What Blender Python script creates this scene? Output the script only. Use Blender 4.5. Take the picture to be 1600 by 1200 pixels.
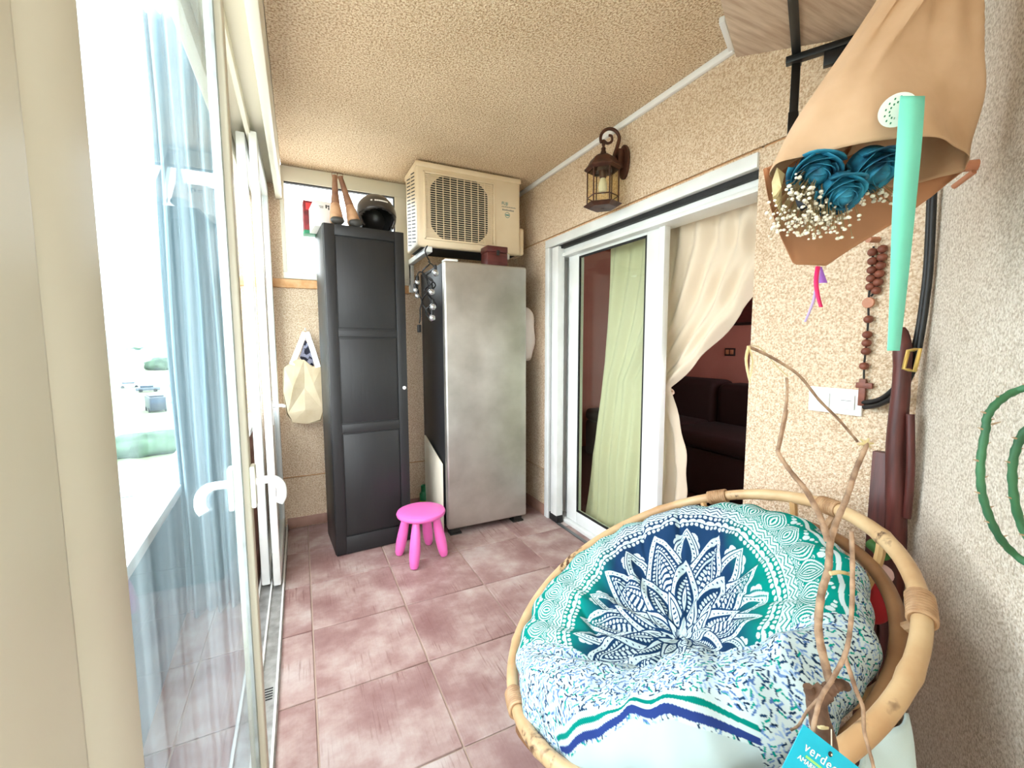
import bpy, bmesh, math, random
import numpy as np
from mathutils import Vector, Matrix, noise as mnoise

for o in list(bpy.data.objects):
    bpy.data.objects.remove(o, do_unlink=True)
S = bpy.context.scene
COL = S.collection
random.seed(7)
RNG = np.random.default_rng(7)

# ------------------------------------------------------------------ camera
F = 670.65
YAW, PITCH, ROLL = [math.radians(a) for a in (26.27, 5.30, -0.15)]
EYE = Vector((0, 0, 1.32))
_w = Vector((math.sin(YAW)*math.cos(PITCH), math.cos(YAW)*math.cos(PITCH), -math.sin(PITCH)))
_r0 = Vector((math.cos(YAW), -math.sin(YAW), 0)); _u0 = _r0.cross(_w)
CR = math.cos(ROLL)*_r0 + math.sin(ROLL)*_u0
CU = -math.sin(ROLL)*_r0 + math.cos(ROLL)*_u0
CW = _w
cam = bpy.data.cameras.new('camera'); cam.sensor_width = 36; cam.sensor_fit = 'HORIZONTAL'
cam.lens = F/1600*36; cam.clip_start = 0.02; cam.clip_end = 5000
camo = bpy.data.objects.new('camera', cam); COL.objects.link(camo)
camo.matrix_world = Matrix((( CR.x, CU.x, -CW.x, EYE.x), (CR.y, CU.y, -CW.y, EYE.y), (CR.z, CU.z, -CW.z, EYE.z), (0,0,0,1)))
S.camera = camo

# ------------------------------------------------------------------ light
wd = bpy.data.worlds.new('sky'); S.world = wd; wd.use_nodes = True
bg = wd.node_tree.nodes['Background']
bg.inputs[0].default_value = (0.93, 0.97, 1.0, 1); bg.inputs[1].default_value = 3.4
S.view_settings.view_transform = 'Standard'; S.view_settings.look = 'None'
S.view_settings.gamma = 1; S.view_settings.use_curve_mapping = False
S.view_settings.exposure = 1.45

def ray(x, y): return CR*((x-800)/F) - CU*((y-600)/F) + CW
def at(x, y, ax, v):
    d = ray(x, y); t = (v-EYE[ax])/d[ax]; return EYE + d*t
def dep(x, y, d): return EYE + ray(x, y)*d
# oblique near wall:  NWN . (X,Y) = NWD
PHI = math.radians(55)
CORNER = Vector((1.65, 0.607, 0))
NWN = Vector((math.cos(PHI), -math.sin(PHI), 0)); NWD = NWN.dot(CORNER)
NWT = Vector((-math.sin(PHI), -math.cos(PHI), 0))     # along the wall away from the corner
def near(x, y, off=0.0):
    d = ray(x, y); t = (NWD-off)/(NWN.dot(d)); return EYE + d*t

# ------------------------------------------------------------------ materials
MATS = {}
def lin(c):
    return tuple(((v/255)/12.92 if v/255 <= .04045 else ((v/255+.055)/1.055)**2.4) for v in c)
def mat(name, col, rough=.6, metal=0, spec=.5, col2=None, nscale=8, ndetail=4, namt=1.0, bump=0, bscale=40, bdist=.01, stretch=None, coord='Object', trans=0, sheen=0, ramp=(.35, .65)):
    m = bpy.data.materials.new(name); m.use_nodes = True; nt = m.node_tree; b = nt.nodes['Principled BSDF']
    b.inputs['Base Color'].default_value = (*lin(col), 1); b.inputs['Roughness'].default_value = rough
    b.inputs['Metallic'].default_value = metal; b.inputs['Specular IOR Level'].default_value = spec
    if trans: b.inputs['Transmission Weight'].default_value = trans
    if sheen: b.inputs['Sheen Weight'].default_value = sheen
    tc = None
    def vec():
        nonlocal tc
        if tc is None:
            t = nt.nodes.new('ShaderNodeTexCoord') if coord == 'Object' else nt.nodes.new('ShaderNodeNewGeometry')
            tc = t.outputs['Object'] if coord == 'Object' else t.outputs['Position']
            if stretch:
                mp = nt.nodes.new('ShaderNodeMapping'); mp.inputs['Scale'].default_value = stretch
                nt.links.new(tc, mp.inputs[0]); tc = mp.outputs[0]
        return tc
    if col2:
        n = nt.nodes.new('ShaderNodeTexNoise'); n.inputs['Scale'].default_value = nscale; n.inputs['Detail'].default_value = ndetail
        nt.links.new(vec(), n.inputs['Vector'])
        cr = nt.nodes.new('ShaderNodeValToRGB'); cr.color_ramp.elements[0].position = ramp[0]; cr.color_ramp.elements[1].position = ramp[1]
        cr.color_ramp.elements[0].color = (*lin(col), 1); cr.color_ramp.elements[1].color = (*lin(col2), 1)
        nt.links.new(n.outputs[0], cr.inputs[0]); nt.links.new(cr.outputs[0], b.inputs['Base Color'])
    if bump:
        n = nt.nodes.new('ShaderNodeTexNoise'); n.inputs['Scale'].default_value = bscale; n.inputs['Detail'].default_value = 3
        nt.links.new(vec(), n.inputs['Vector'])
        bp = nt.nodes.new('ShaderNodeBump'); bp.inputs['Strength'].default_value = bump; bp.inputs['Distance'].default_value = bdist
        nt.links.new(n.outputs[0], bp.inputs['Height']); nt.links.new(bp.outputs[0], b.inputs['Normal'])
    MATS[name] = m
    return m

def stucco(name, base, dark, light, grain=150, bstr=.9, stain=None):
    """granular roughcast: grains of three tones with relief, in world space"""
    m = bpy.data.materials.new(name); m.use_nodes = True; nt = m.node_tree; b = nt.nodes['Principled BSDF']
    b.inputs['Roughness'].default_value = .9; b.inputs['Specular IOR Level'].default_value = .15
    g = nt.nodes.new('ShaderNodeNewGeometry')
    v = nt.nodes.new('ShaderNodeTexVoronoi'); v.inputs['Scale'].default_value = grain; v.inputs['Randomness'].default_value = 1
    n = nt.nodes.new('ShaderNodeTexNoise'); n.inputs['Scale'].default_value = grain*.7; n.inputs['Detail'].default_value = 3
    n2 = nt.nodes.new('ShaderNodeTexNoise'); n2.inputs['Scale'].default_value = 2.2; n2.inputs['Detail'].default_value = 5
    for t in (v, n, n2): nt.links.new(g.outputs['Position'], t.inputs['Vector'])
    cr = nt.nodes.new('ShaderNodeValToRGB'); e = cr.color_ramp.elements
    e[0].position = .36; e[0].color = (*lin(dark), 1); e[1].position = .68; e[1].color = (*lin(light), 1)
    mid = e.new(.5); mid.color = (*lin(base), 1)
    nt.links.new(n.outputs[0], cr.inputs[0])
    mx = nt.nodes.new('ShaderNodeMix'); mx.data_type = 'RGBA'; mx.blend_type = 'MULTIPLY'; mx.inputs[0].default_value = .55
    sr = nt.nodes.new('ShaderNodeValToRGB'); sr.color_ramp.elements[0].position = .3; sr.color_ramp.elements[0].color = (.84, .81, .77, 1)
    sr.color_ramp.elements[1].position = .6; sr.color_ramp.elements[1].color = (1, 1, 1, 1)
    nt.links.new(n2.outputs[0], sr.inputs[0]); nt.links.new(cr.outputs[0], mx.inputs[6]); nt.links.new(sr.outputs[0], mx.inputs[7])
    nt.links.new(mx.outputs[2], b.inputs['Base Color'])
    ad = nt.nodes.new('ShaderNodeMath'); ad.operation = 'ADD'
    nt.links.new(v.outputs['Distance'], ad.inputs[0]); nt.links.new(n.outputs[0], ad.inputs[1])
    bp = nt.nodes.new('ShaderNodeBump'); bp.inputs['Strength'].default_value = bstr; bp.inputs['Distance'].default_value = .006
    nt.links.new(ad.outputs[0], bp.inputs['Height']); nt.links.new(bp.outputs[0], b.inputs['Normal'])
    MATS[name] = m

stucco('stucco_wall', (230, 204, 174), (202, 170, 138), (246, 230, 208), 210, .6)
stucco('stucco_ceiling', (234, 208, 174), (194, 160, 124), (250, 234, 206), 170, .8)
stucco('stucco_pale', (220, 208, 192), (190, 176, 158), (240, 232, 220), 230, .5)
mat('groove', (196, 146, 96), .9)
mat('white_alu', (236, 238, 236), .35, spec=.5, col2=(226, 228, 224), nscale=6)
mat('cream_alu', (226, 222, 204), .38)
mat('old_alu', (206, 200, 178), .42, col2=(196, 188, 164), nscale=3)
mat('white_plastic', (240, 240, 238), .3)
mat('black_rubber', (22, 22, 23), .6)
mat('grey_metal', (120, 122, 124), .4, metal=.7)
mat('track_metal', (190, 192, 190), .35, metal=.4, col2=(150, 150, 146), nscale=20)
mat('orange_sill', (214, 158, 104), .75, col2=(226, 178, 130), nscale=30)
mat('skirting', (150, 112, 98), .55, col2=(168, 130, 114), nscale=12)
mat('grout', (172, 150, 136), .9)
mat('cabinet_black', (30, 31, 33), .45, col2=(36, 37, 38), nscale=5, stretch=(1, 1, .15), bump=.05, bscale=60)
mat('fridge_side', (34, 35, 38), .5)
mat('ac_cream', (232, 214, 184), .45, col2=(224, 202, 168), nscale=4)
mat('ac_dark', (34, 31, 28), .7)
mat('ac_wire', (196, 184, 158), .5)
mat('print_teal', (40, 130, 130), .5)
mat('print_grey', (110, 116, 112), .5)
mat('pink_plastic', (240, 112, 190), .32, spec=.5)
mat('mahogany', (98, 44, 40), .4, col2=(76, 32, 30), nscale=14, stretch=(1, 1, 6))
mat('dark_redwood', (92, 40, 34), .45, col2=(66, 28, 24), nscale=10, stretch=(6, 6, .6), bump=.1, bscale=18)
mat('helmet_shell', (52, 47, 44), .3, spec=.6)
mat('helmet_inner', (14, 13, 13), .85)
mat('boot_tan', (196, 156, 120), .6, col2=(160, 112, 80), nscale=14, bump=.3, bscale=60, bdist=.004)
mat('boot_shaft', (150, 108, 80), .6, col2=(124, 84, 62), nscale=18)
mat('boot_toe', (60, 58, 54), .5)
mat('card_white', (236, 234, 230), .7)
mat('box_red', (150, 40, 46), .55, col2=(92, 30, 34), nscale=25)
mat('box_pink', (224, 70, 74), .55)
mat('box_green', (40, 130, 90), .55)
mat('ink', (40, 40, 42), .7)
mat('canvas', (222, 204, 172), .9, col2=(206, 184, 148), nscale=9, bump=.3, bscale=300, bdist=.002)
mat('canvas_white', (232, 234, 232), .85)
mat('dark_print', (30, 30, 48), .8, col2=(150, 150, 170), nscale=40, ramp=(.5, .56))
mat('cable_black', (16, 16, 17), .5)
mat('bulb_glass', (190, 192, 194), .12, metal=.75)
mat('green_plastic', (16, 110, 66), .4)
mat('yellow_green', (150, 190, 40), .5)
mat('panel_white', (232, 224, 204), .6)
mat('bag_white', (240, 232, 226), .45, bump=.4, bscale=20, bdist=.01)
mat('bronze', (66, 40, 30), .42, metal=.35, col2=(92, 56, 42), nscale=20)
mat('bulb_white', (236, 238, 228), .4)
mat('curtain', (226, 208, 184), .95, sheen=.2, bump=.15, bscale=400, bdist=.002)
mat('inner_wall', (196, 130, 118), .85, col2=(188, 122, 110), nscale=3)
mat('inner_floor', (70, 34, 30), .5)
mat('sofa_red', (40, 12, 13), .9)
mat('dark_frame', (40, 22, 20), .6)
mat('shelf_wood', (212, 188, 162), .6, col2=(180, 150, 124), nscale=5, ndetail=6, stretch=(1.2, 14, 1))
mat('black_steel', (18, 17, 17), .4)
mat('kraft', (212, 176, 142), .75, col2=(196, 158, 122), nscale=7, bump=.3, bscale=9, bdist=.015)
mat('kraft_inner', (206, 150, 112), .8, col2=(192, 136, 98), nscale=6, bump=.3, bscale=10, bdist=.01)
mat('rose_blue', (48, 150, 182), .65, col2=(12, 70, 98), nscale=28, bump=.3, bscale=60, bdist=.004)
mat('flower_white', (246, 238, 220), .8)
mat('stem_dry', (150, 130, 90), .8)
mat('leaf_dry', (214, 196, 150), .7, col2=(190, 170, 120), nscale=12)
mat('leaf_dark', (40, 46, 58), .7)
mat('ribbon_teal', (128, 232, 208), .42, spec=.5)
mat('sticker', (226, 232, 216), .5)
mat('ribbon_pink', (236, 40, 110), .4)
mat('ribbon_violet', (176, 110, 220), .4)
mat('ribbon_lilac', (198, 176, 224), .45)
mat('bead_wood', (134, 74, 54), .5, col2=(110, 58, 42), nscale=30)
mat('copper_wood', (200, 138, 104), .5, col2=(180, 116, 84), nscale=20)
mat('leather_black', (22, 21, 21), .5)
mat('gold', (212, 180, 104), .3, metal=.8)
mat('rattan', (206, 168, 116), .42, col2=(184, 140, 88), nscale=5, ndetail=6, stretch=(1, 1, 1))
mat('rattan_pale', (208, 178, 136), .42, col2=(182, 142, 100), nscale=7, ndetail=8)
def scorch(name, m0):
    nt = MATS[name].node_tree; b = nt.nodes['Principled BSDF']; src = b.inputs['Base Color'].links[0].from_socket
    tc = nt.nodes.new('ShaderNodeTexCoord')
    def msk(sc, lo, hi):
        n = nt.nodes.new('ShaderNodeTexNoise'); n.inputs['Scale'].default_value = sc; n.inputs['Detail'].default_value = 4; nt.links.new(tc.outputs['Object'], n.inputs['Vector'])
        r = nt.nodes.new('ShaderNodeMapRange'); r.inputs[1].default_value = lo; r.inputs[2].default_value = hi; nt.links.new(n.outputs[0], r.inputs[0]); return r.outputs[0]
    a, c = msk(9, .60, .66), msk(70, .46, .58)
    mu = nt.nodes.new('ShaderNodeMath'); mu.operation = 'MULTIPLY'; nt.links.new(a, mu.inputs[0]); nt.links.new(c, mu.inputs[1])
    mx = nt.nodes.new('ShaderNodeMix'); mx.data_type = 'RGBA'; nt.links.new(mu.outputs[0], mx.inputs[0]); nt.links.new(src, mx.inputs[6]); mx.inputs[7].default_value = (*lin(m0), 1)
    nt.links.new(mx.outputs[2], b.inputs['Base Color'])
scorch('rattan_pale', (92, 62, 42))
mat('rattan_dark', (150, 108, 70), .5, col2=(128, 88, 56), nscale=9)
mat('rattan_wrap', (186, 148, 110), .55, col2=(160, 120, 84), nscale=40)
mat('cloth_white', (196, 214, 214), .95, bump=.25, bscale=500, bdist=.0015, sheen=.2)
mat('bark', (120, 88, 66), .85, col2=(76, 52, 38), nscale=40, bump=.5, bscale=120, bdist=.003)
mat('twig', (176, 144, 116), .8, col2=(116, 88, 68), nscale=60)
mat('tag_blue', (0, 172, 200), .45)
mat('tag_lime', (150, 220, 110), .5)
mat('cactus', (62, 118, 78), .55, col2=(40, 88, 58), nscale=14, bump=.2, bscale=60, bdist=.004)
mat('thorn', (190, 160, 130), .6)
mat('terracotta', (170, 96, 66), .8, col2=(150, 82, 56), nscale=10)
mat('soil', (60, 46, 36), .95)
mat('toy_red', (176, 34, 44), .8); mat('toy_pink', (226, 190, 186), .8); mat('toy_green', (44, 88, 30), .7)
mat('outdoor_fabric', (128, 152, 160), .8, col2=(108, 136, 148), nscale=3, stretch=(12, 12, .3))
mat('parapet_blue_shade', (150, 170, 180), .85, col2=(132, 156, 168), nscale=3)  # bluish shade on the white parapet is put into its colour
mat('parapet_cap', (240, 240, 238), .6)
mat('brown_wood', (150, 104, 88), .6, col2=(128, 84, 70), nscale=8, stretch=(1, 1, 5))
mat('grass', (104, 118, 84), .95, col2=(138, 140, 116), nscale=.02, coord='Position', ndetail=8)
mat('asphalt', (150, 152, 152), .9); mat('dirt', (158, 154, 144), .95)
mat('tree_leaf', (50, 70, 52), .9, col2=(82, 104, 82), nscale=.6); mat('hill', (126, 144, 158), .95)  # blue-grey of the hills carries the distance haze in its colour
mat('car_white', (210, 212, 214), .3); mat('car_grey', (90, 98, 106), .3); mat('car_dark', (52, 60, 68), .35); mat('car_glass', (60, 74, 88), .1); mat('tyre', (40, 42, 44), .8)

def glass(name, tint, dirt=0.0, streak=(18, 18, .7), rough=0.0, dirtcol=(.75, .88, .92)):
    m = bpy.data.materials.new(name); m.use_nodes = True; nt = m.node_tree; nt.nodes.clear()
    out = nt.nodes.new('ShaderNodeOutputMaterial'); tr = nt.nodes.new('ShaderNodeBsdfTransparent'); tr.inputs[0].default_value = (*tint, 1)
    gl = nt.nodes.new('ShaderNodeBsdfGlossy'); gl.inputs['Roughness'].default_value = rough
    lw = nt.nodes.new('ShaderNodeLayerWeight'); lw.inputs[0].default_value = .5
    pw_ = nt.nodes.new('ShaderNodeMath'); pw_.operation = 'POWER'; pw_.inputs[1].default_value = 5; nt.links.new(lw.outputs['Facing'], pw_.inputs[0])
    fr = nt.nodes.new('ShaderNodeMath'); fr.operation = 'MULTIPLY_ADD'; fr.inputs[1].default_value = .36; fr.inputs[2].default_value = .025; nt.links.new(pw_.outputs[0], fr.inputs[0])
    mx = nt.nodes.new('ShaderNodeMixShader'); nt.links.new(fr.outputs[0], mx.inputs[0])
    base = tr.outputs[0]
    if dirt:
        df = nt.nodes.new('ShaderNodeBsdfDiffuse'); df.inputs[0].default_value = (*dirtcol, 1)
        tl = nt.nodes.new('ShaderNodeBsdfTranslucent'); tl.inputs[0].default_value = (*dirtcol, 1)
        mm = nt.nodes.new('ShaderNodeMixShader'); mm.inputs[0].default_value = .5
        nt.links.new(df.outputs[0], mm.inputs[1]); nt.links.new(tl.outputs[0], mm.inputs[2])
        g = nt.nodes.new('ShaderNodeNewGeometry'); mp = nt.nodes.new('ShaderNodeMapping'); mp.inputs['Scale'].default_value = streak
        n = nt.nodes.new('ShaderNodeTexNoise'); n.inputs['Scale'].default_value = 1; n.inputs['Detail'].default_value = 6
        nt.links.new(g.outputs['Position'], mp.inputs[0]); nt.links.new(mp.outputs[0], n.inputs['Vector'])
        cr = nt.nodes.new('ShaderNodeMapRange'); cr.inputs[1].default_value = .42; cr.inputs[2].default_value = .75; cr.inputs[3].default_value = .01; cr.inputs[4].default_value = dirt
        nt.links.new(n.outputs[0], cr.inputs[0])
        md = nt.nodes.new('ShaderNodeMixShader'); nt.links.new(cr.outputs[0], md.inputs[0])
        nt.links.new(tr.outputs[0], md.inputs[1]); nt.links.new(mm.outputs[0], md.inputs[2]); base = md.outputs[0]
    nt.links.new(base, mx.inputs[1]); nt.links.new(gl.outputs[0], mx.inputs[2]); nt.links.new(mx.outputs[0], out.inputs[0])
    MATS[name] = m
glass('glass_dirty', (.90, .97, 1.0), .22)
glass('glass_clear', (.96, .985, .99))
glass('glass_green', (.88, .94, .88))
glass('glass_lantern', (.96, .90, .72), .10, (60, 60, 20))
def frosted():
    m = bpy.data.materials.new('glass_frosted'); m.use_nodes = True; nt = m.node_tree; nt.nodes.clear()
    out = nt.nodes.new('ShaderNodeOutputMaterial'); tr = nt.nodes.new('ShaderNodeBsdfTransparent'); tl = nt.nodes.new('ShaderNodeBsdfTranslucent')
    tl.inputs[0].default_value = (.95, .97, 1, 1); mx = nt.nodes.new('ShaderNodeMixShader'); mx.inputs[0].default_value = .25
    nt.links.new(tr.outputs[0], mx.inputs[1]); nt.links.new(tl.outputs[0], mx.inputs[2]); nt.links.new(mx.outputs[0], out.inputs[0]); MATS['glass_frosted'] = m
frosted()

def tile_mat():
    m = bpy.data.materials.new('floor_tile_clay'); m.use_nodes = True; nt = m.node_tree; b = nt.nodes['Principled BSDF']
    b.inputs['Roughness'].default_value = .5; b.inputs['Specular IOR Level'].default_value = .35
    g = nt.nodes.new('ShaderNodeNewGeometry'); oi = nt.nodes.new('ShaderNodeObjectInfo')
    off = nt.nodes.new('ShaderNodeVectorMath'); off.operation = 'SCALE'; cmb = nt.nodes.new('ShaderNodeCombineXYZ')
    for k in range(3): nt.links.new(oi.outputs['Random'], cmb.inputs[k])
    nt.links.new(cmb.outputs[0], off.inputs[0]); off.inputs['Scale'].default_value = 31
    ad = nt.nodes.new('ShaderNodeVectorMath'); nt.links.new(g.outputs['Position'], ad.inputs[0]); nt.links.new(off.outputs[0], ad.inputs[1])
    n1 = nt.nodes.new('ShaderNodeTexNoise'); n1.inputs['Scale'].default_value = 4.2; n1.inputs['Detail'].default_value = 6; n1.inputs['Roughness'].default_value = .62
    nt.links.new(ad.outputs[0], n1.inputs['Vector'])
    cr = nt.nodes.new('ShaderNodeValToRGB'); e = cr.color_ramp.elements
    e[0].position = .30; e[0].color = (*lin((134, 100, 97)), 1); e[1].position = .70; e[1].color = (*lin((188, 174, 169)), 1)
    k = e.new(.46); k.color = (*lin((154, 124, 120)), 1); k = e.new(.56); k.color = (*lin((172, 148, 142)), 1)
    nt.links.new(n1.outputs[0], cr.inputs[0])
    # fine drag streaks along the pressing direction
    mp = nt.nodes.new('ShaderNodeMapping'); mp.inputs['Scale'].default_value = (130, 7, 1); nt.links.new(ad.outputs[0], mp.inputs[0])
    n2 = nt.nodes.new('ShaderNodeTexNoise'); n2.inputs['Scale'].default_value = 1; n2.inputs['Detail'].default_value = 4; nt.links.new(mp.outputs[0], n2.inputs['Vector'])
    n3 = nt.nodes.new('ShaderNodeTexNoise'); n3.inputs['Scale'].default_value = 5; nt.links.new(ad.outputs[0], n3.inputs['Vector'])
    c2 = nt.nodes.new('ShaderNodeMapRange'); c2.inputs[1].default_value = .56; c2.inputs[2].default_value = .72; nt.links.new(n2.outputs[0], c2.inputs[0])
    c3 = nt.nodes.new('ShaderNodeMapRange'); c3.inputs[1].default_value = .46; c3.inputs[2].default_value = .66; nt.links.new(n3.outputs[0], c3.inputs[0])
    mu = nt.nodes.new('ShaderNodeMath'); mu.operation = 'MULTIPLY'; nt.links.new(c2.outputs[0], mu.inputs[0]); nt.links.new(c3.outputs[0], mu.inputs[1])
    mu2 = nt.nodes.new('ShaderNodeMath'); mu2.operation = 'MULTIPLY'; nt.links.new(mu.outputs[0], mu2.inputs[0]); mu2.inputs[1].default_value = .75
    mx = nt.nodes.new('ShaderNodeMix'); mx.data_type = 'RGBA'; nt.links.new(mu2.outputs[0], mx.inputs[0]); nt.links.new(cr.outputs[0], mx.inputs[6]); mx.inputs[7].default_value = (*lin((112, 74, 68)), 1)
    nt.links.new(mx.outputs[2], b.inputs['Base Color'])
    bp = nt.nodes.new('ShaderNodeBump'); bp.inputs['Strength'].default_value = .25; bp.inputs['Distance'].default_value = .003
    nt.links.new(n2.outputs[0], bp.inputs['Height']); nt.links.new(bp.outputs[0], b.inputs['Normal'])
    MATS['floor_tile_clay'] = m
tile_mat()
def steel_mat():
    m = bpy.data.materials.new('steel_brushed'); m.use_nodes = True; nt = m.node_tree; b = nt.nodes['Principled BSDF']
    b.inputs['Metallic'].default_value = .85
    g = nt.nodes.new('ShaderNodeNewGeometry'); mp = nt.nodes.new('ShaderNodeMapping'); mp.inputs['Scale'].default_value = (6, 6, 160); nt.links.new(g.outputs['Position'], mp.inputs[0])
    n = nt.nodes.new('ShaderNodeTexNoise'); n.inputs['Scale'].default_value = 1; n.inputs['Detail'].default_value = 3; nt.links.new(mp.outputs[0], n.inputs['Vector'])
    n2 = nt.nodes.new('ShaderNodeTexNoise'); n2.inputs['Scale'].default_value = 5; n2.inputs['Detail'].default_value = 5; nt.links.new(g.outputs['Position'], n2.inputs['Vector'])
    cr = nt.nodes.new('ShaderNodeValToRGB'); cr.color_ramp.elements[0].position = .3; cr.color_ramp.elements[0].color = (*lin((176, 172, 164)), 1); cr.color_ramp.elements[1].position = .7; cr.color_ramp.elements[1].color = (*lin((204, 201, 194)), 1)
    nt.links.new(n2.outputs[0], cr.inputs[0]); nt.links.new(cr.outputs[0], b.inputs['Base Color'])
    mr = nt.nodes.new('ShaderNodeMapRange'); mr.inputs[3].default_value = .34; mr.inputs[4].default_value = .5; nt.links.new(n.outputs[0], mr.inputs[0]); nt.links.new(mr.outputs[0], b.inputs['Roughness'])
    MATS['steel_brushed'] = m
steel_mat()

# ------------------------------------------------------------------ mesh helpers
ORG = {}
def V(*a): return Vector(a)
class MB:
    def __init__(s): s.v = []; s.f = []
    def add(s, vs, fs):
        k = len(s.v); s.v += [tuple(p) for p in vs]; s.f += [tuple(i+k for i in f) for f in fs]; return s
    def box(s, a, b):
        x0, x1 = sorted((a[0], b[0])); y0, y1 = sorted((a[1], b[1])); z0, z1 = sorted((a[2], b[2]))
        return s.add([(x0,y0,z0),(x1,y0,z0),(x1,y1,z0),(x0,y1,z0),(x0,y0,z1),(x1,y0,z1),(x1,y1,z1),(x0,y1,z1)],
                     [(0,3,2,1),(4,5,6,7),(0,1,5,4),(1,2,6,5),(2,3,7,6),(3,0,4,7)])
    def obox(s, c, ax, ay, az):       # half-axis vectors
        c = Vector(c); P = []
        for k in ((-1,-1,-1),(1,-1,-1),(1,1,-1),(-1,1,-1),(-1,-1,1),(1,-1,1),(1,1,1),(-1,1,1)):
            P.append(c + ax*k[0] + ay*k[1] + az*k[2])
        return s.add(P, [(0,3,2,1),(4,5,6,7),(0,1,5,4),(1,2,6,5),(2,3,7,6),(3,0,4,7)])
    def prism(s, poly, d):             # polygon of points extruded by vector d
        n = len(poly); poly = [Vector(p) for p in poly]; d = Vector(d)
        return s.add(poly + [p+d for p in poly], [tuple(range(n))[::-1], tuple(range(n, 2*n))] + [(i, (i+1) % n, n+(i+1) % n, n+i) for i in range(n)])
    def tube(s, pts, rad, n=8, closed=False, caps=True):
        pts = [Vector(p) for p in pts]; m = len(pts)
        if not hasattr(rad, '__len__'): rad = [rad]*m
        ref = None; rings = []
        for i in range(m):
            if closed: t = pts[(i+1) % m] - pts[i-1]
            else: t = pts[min(i+1, m-1)] - pts[max(i-1, 0)]
            if t.length < 1e-9: t = V(0, 0, 1)
            t.normalize()
            if ref is None:
                ref = V(0, 0, 1) if abs(t.z) < .9 else V(1, 0, 0)
            a = ref - t*ref.dot(t)
            if a.length < 1e-6: a = t.orthogonal()
            a.normalize(); ref = a; b = t.cross(a)
            rings.append([pts[i] + (a*math.cos(2*math.pi*k/n) + b*math.sin(2*math.pi*k/n))*rad[i] for k in range(n)])
        vs = [p for r in rings for p in r]; fs = []
        for i in range(m if closed else m-1):
            j = (i+1) % m
            for k in range(n):
                fs.append((i*n+k, i*n+(k+1) % n, j*n+(k+1) % n, j*n+k))
        if caps and not closed:
            fs.append(tuple(range(n))[::-1]); fs.append(tuple((m-1)*n+k for k in range(n)))
        return s.add(vs, fs)
    def lathe(s, prof, c, n=24, axis=V(0,0,1), xdir=None, squash=1.0):
        axis = Vector(axis).normalized(); a = Vector(xdir) if xdir else axis.orthogonal().normalized(); b = axis.cross(a); c = Vector(c)
        vs = []; fs = []; m = len(prof)
        for (r, h) in prof:
            for k in range(n):
                t = 2*math.pi*k/n; vs.append(c + axis*h + (a*math.cos(t) + b*math.sin(t)*squash)*r)
        for i in range(m-1):
            for k in range(n): fs.append((i*n+k, i*n+(k+1) % n, (i+1)*n+(k+1) % n, (i+1)*n+k))
        fs.append(tuple(range(n))[::-1]); fs.append(tuple((m-1)*n+k for k in range(n)))
        return s.add(vs, fs)
    def sphere(s, c, r, n=12, m=8, sc=(1, 1, 1)):
        c = Vector(c); prof = []
        vs = [c + V(0, 0, -r*sc[2])]
        for i in range(1, m):
            ph = math.pi*i/m - math.pi/2
            for k in range(n):
                t = 2*math.pi*k/n; vs.append(c + V(math.cos(ph)*math.cos(t)*r*sc[0], math.cos(ph)*math.sin(t)*r*sc[1], math.sin(ph)*r*sc[2]))
        vs.append(c + V(0, 0, r*sc[2])); fs = []
        for k in range(n): fs.append((0, 1+(k+1) % n, 1+k))
        for i in range(m-2):
            for k in range(n): fs.append((1+i*n+k, 1+i*n+(k+1) % n, 1+(i+1)*n+(k+1) % n, 1+(i+1)*n+k))
        L = len(vs)-1
        for k in range(n): fs.append((L, 1+(m-2)*n+k, 1+(m-2)*n+(k+1) % n))
        return s.add(vs, fs)
    def grid(s, fn, nu, nv):
        vs = [fn(i/nu, j/nv) for j in range(nv+1) for i in range(nu+1)]; w = nu+1
        return s.add(vs, [(j*w+i, j*w+i+1, (j+1)*w+i+1, (j+1)*w+i) for j in range(nv) for i in range(nu)])
    def build(s, name, m, parent=None, smooth=False, bevel=0, seg=2, thick=0, sub=0, angle=35):
        if parent is not None: org = ORG[parent.name]
        else:
            xs = [p[0] for p in s.v]; ys = [p[1] for p in s.v]; zs = [p[2] for p in s.v]
            org = V((min(xs)+max(xs))/2, (min(ys)+max(ys))/2, min(zs))
        me = bpy.data.meshes.new(name); me.from_pydata([tuple(Vector(p)-org) for p in s.v], [], s.f); me.update()
        bm = bmesh.new(); bm.from_mesh(me); bmesh.ops.recalc_face_normals(bm, faces=bm.faces[:])
        if bevel:
            es = [e for e in bm.edges if len(e.link_faces) == 2 and e.calc_face_angle(0) > math.radians(angle)]
            bmesh.ops.bevel(bm, geom=es, offset=bevel, segments=seg, profile=.5, affect='EDGES', clamp_overlap=True)
        if smooth or bevel:
            for f in bm.faces: f.smooth = True
        bm.to_mesh(me); bm.free()
        if (smooth or bevel): me.set_sharp_from_angle(angle=math.radians(40))
        me.materials.append(MATS[m])
        o = bpy.data.objects.new(name, me); COL.objects.link(o); ORG[o.name] = org.copy()
        if parent is not None: o.parent = parent
        else: o.location = org
        if thick:
            md = o.modifiers.new('solid', 'SOLIDIFY'); md.thickness = thick; md.offset = 0
        if sub:
            md = o.modifiers.new('sub', 'SUBSURF'); md.levels = sub; md.render_levels = sub
        return o
def tag(o, label=None, cat=None, group=None, kind=None):
    if label: o['label'] = label
    if cat: o['category'] = cat
    if group: o['group'] = group
    if kind: o['kind'] = kind
    return o
def thing(name, loc, label=None, cat=None, group=None, kind=None):
    o = bpy.data.objects.new(name, None); COL.objects.link(o); o.empty_display_size = .05; o.location = Vector(loc); ORG[o.name] = Vector(loc)
    return tag(o, label, cat, group, kind)
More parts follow.
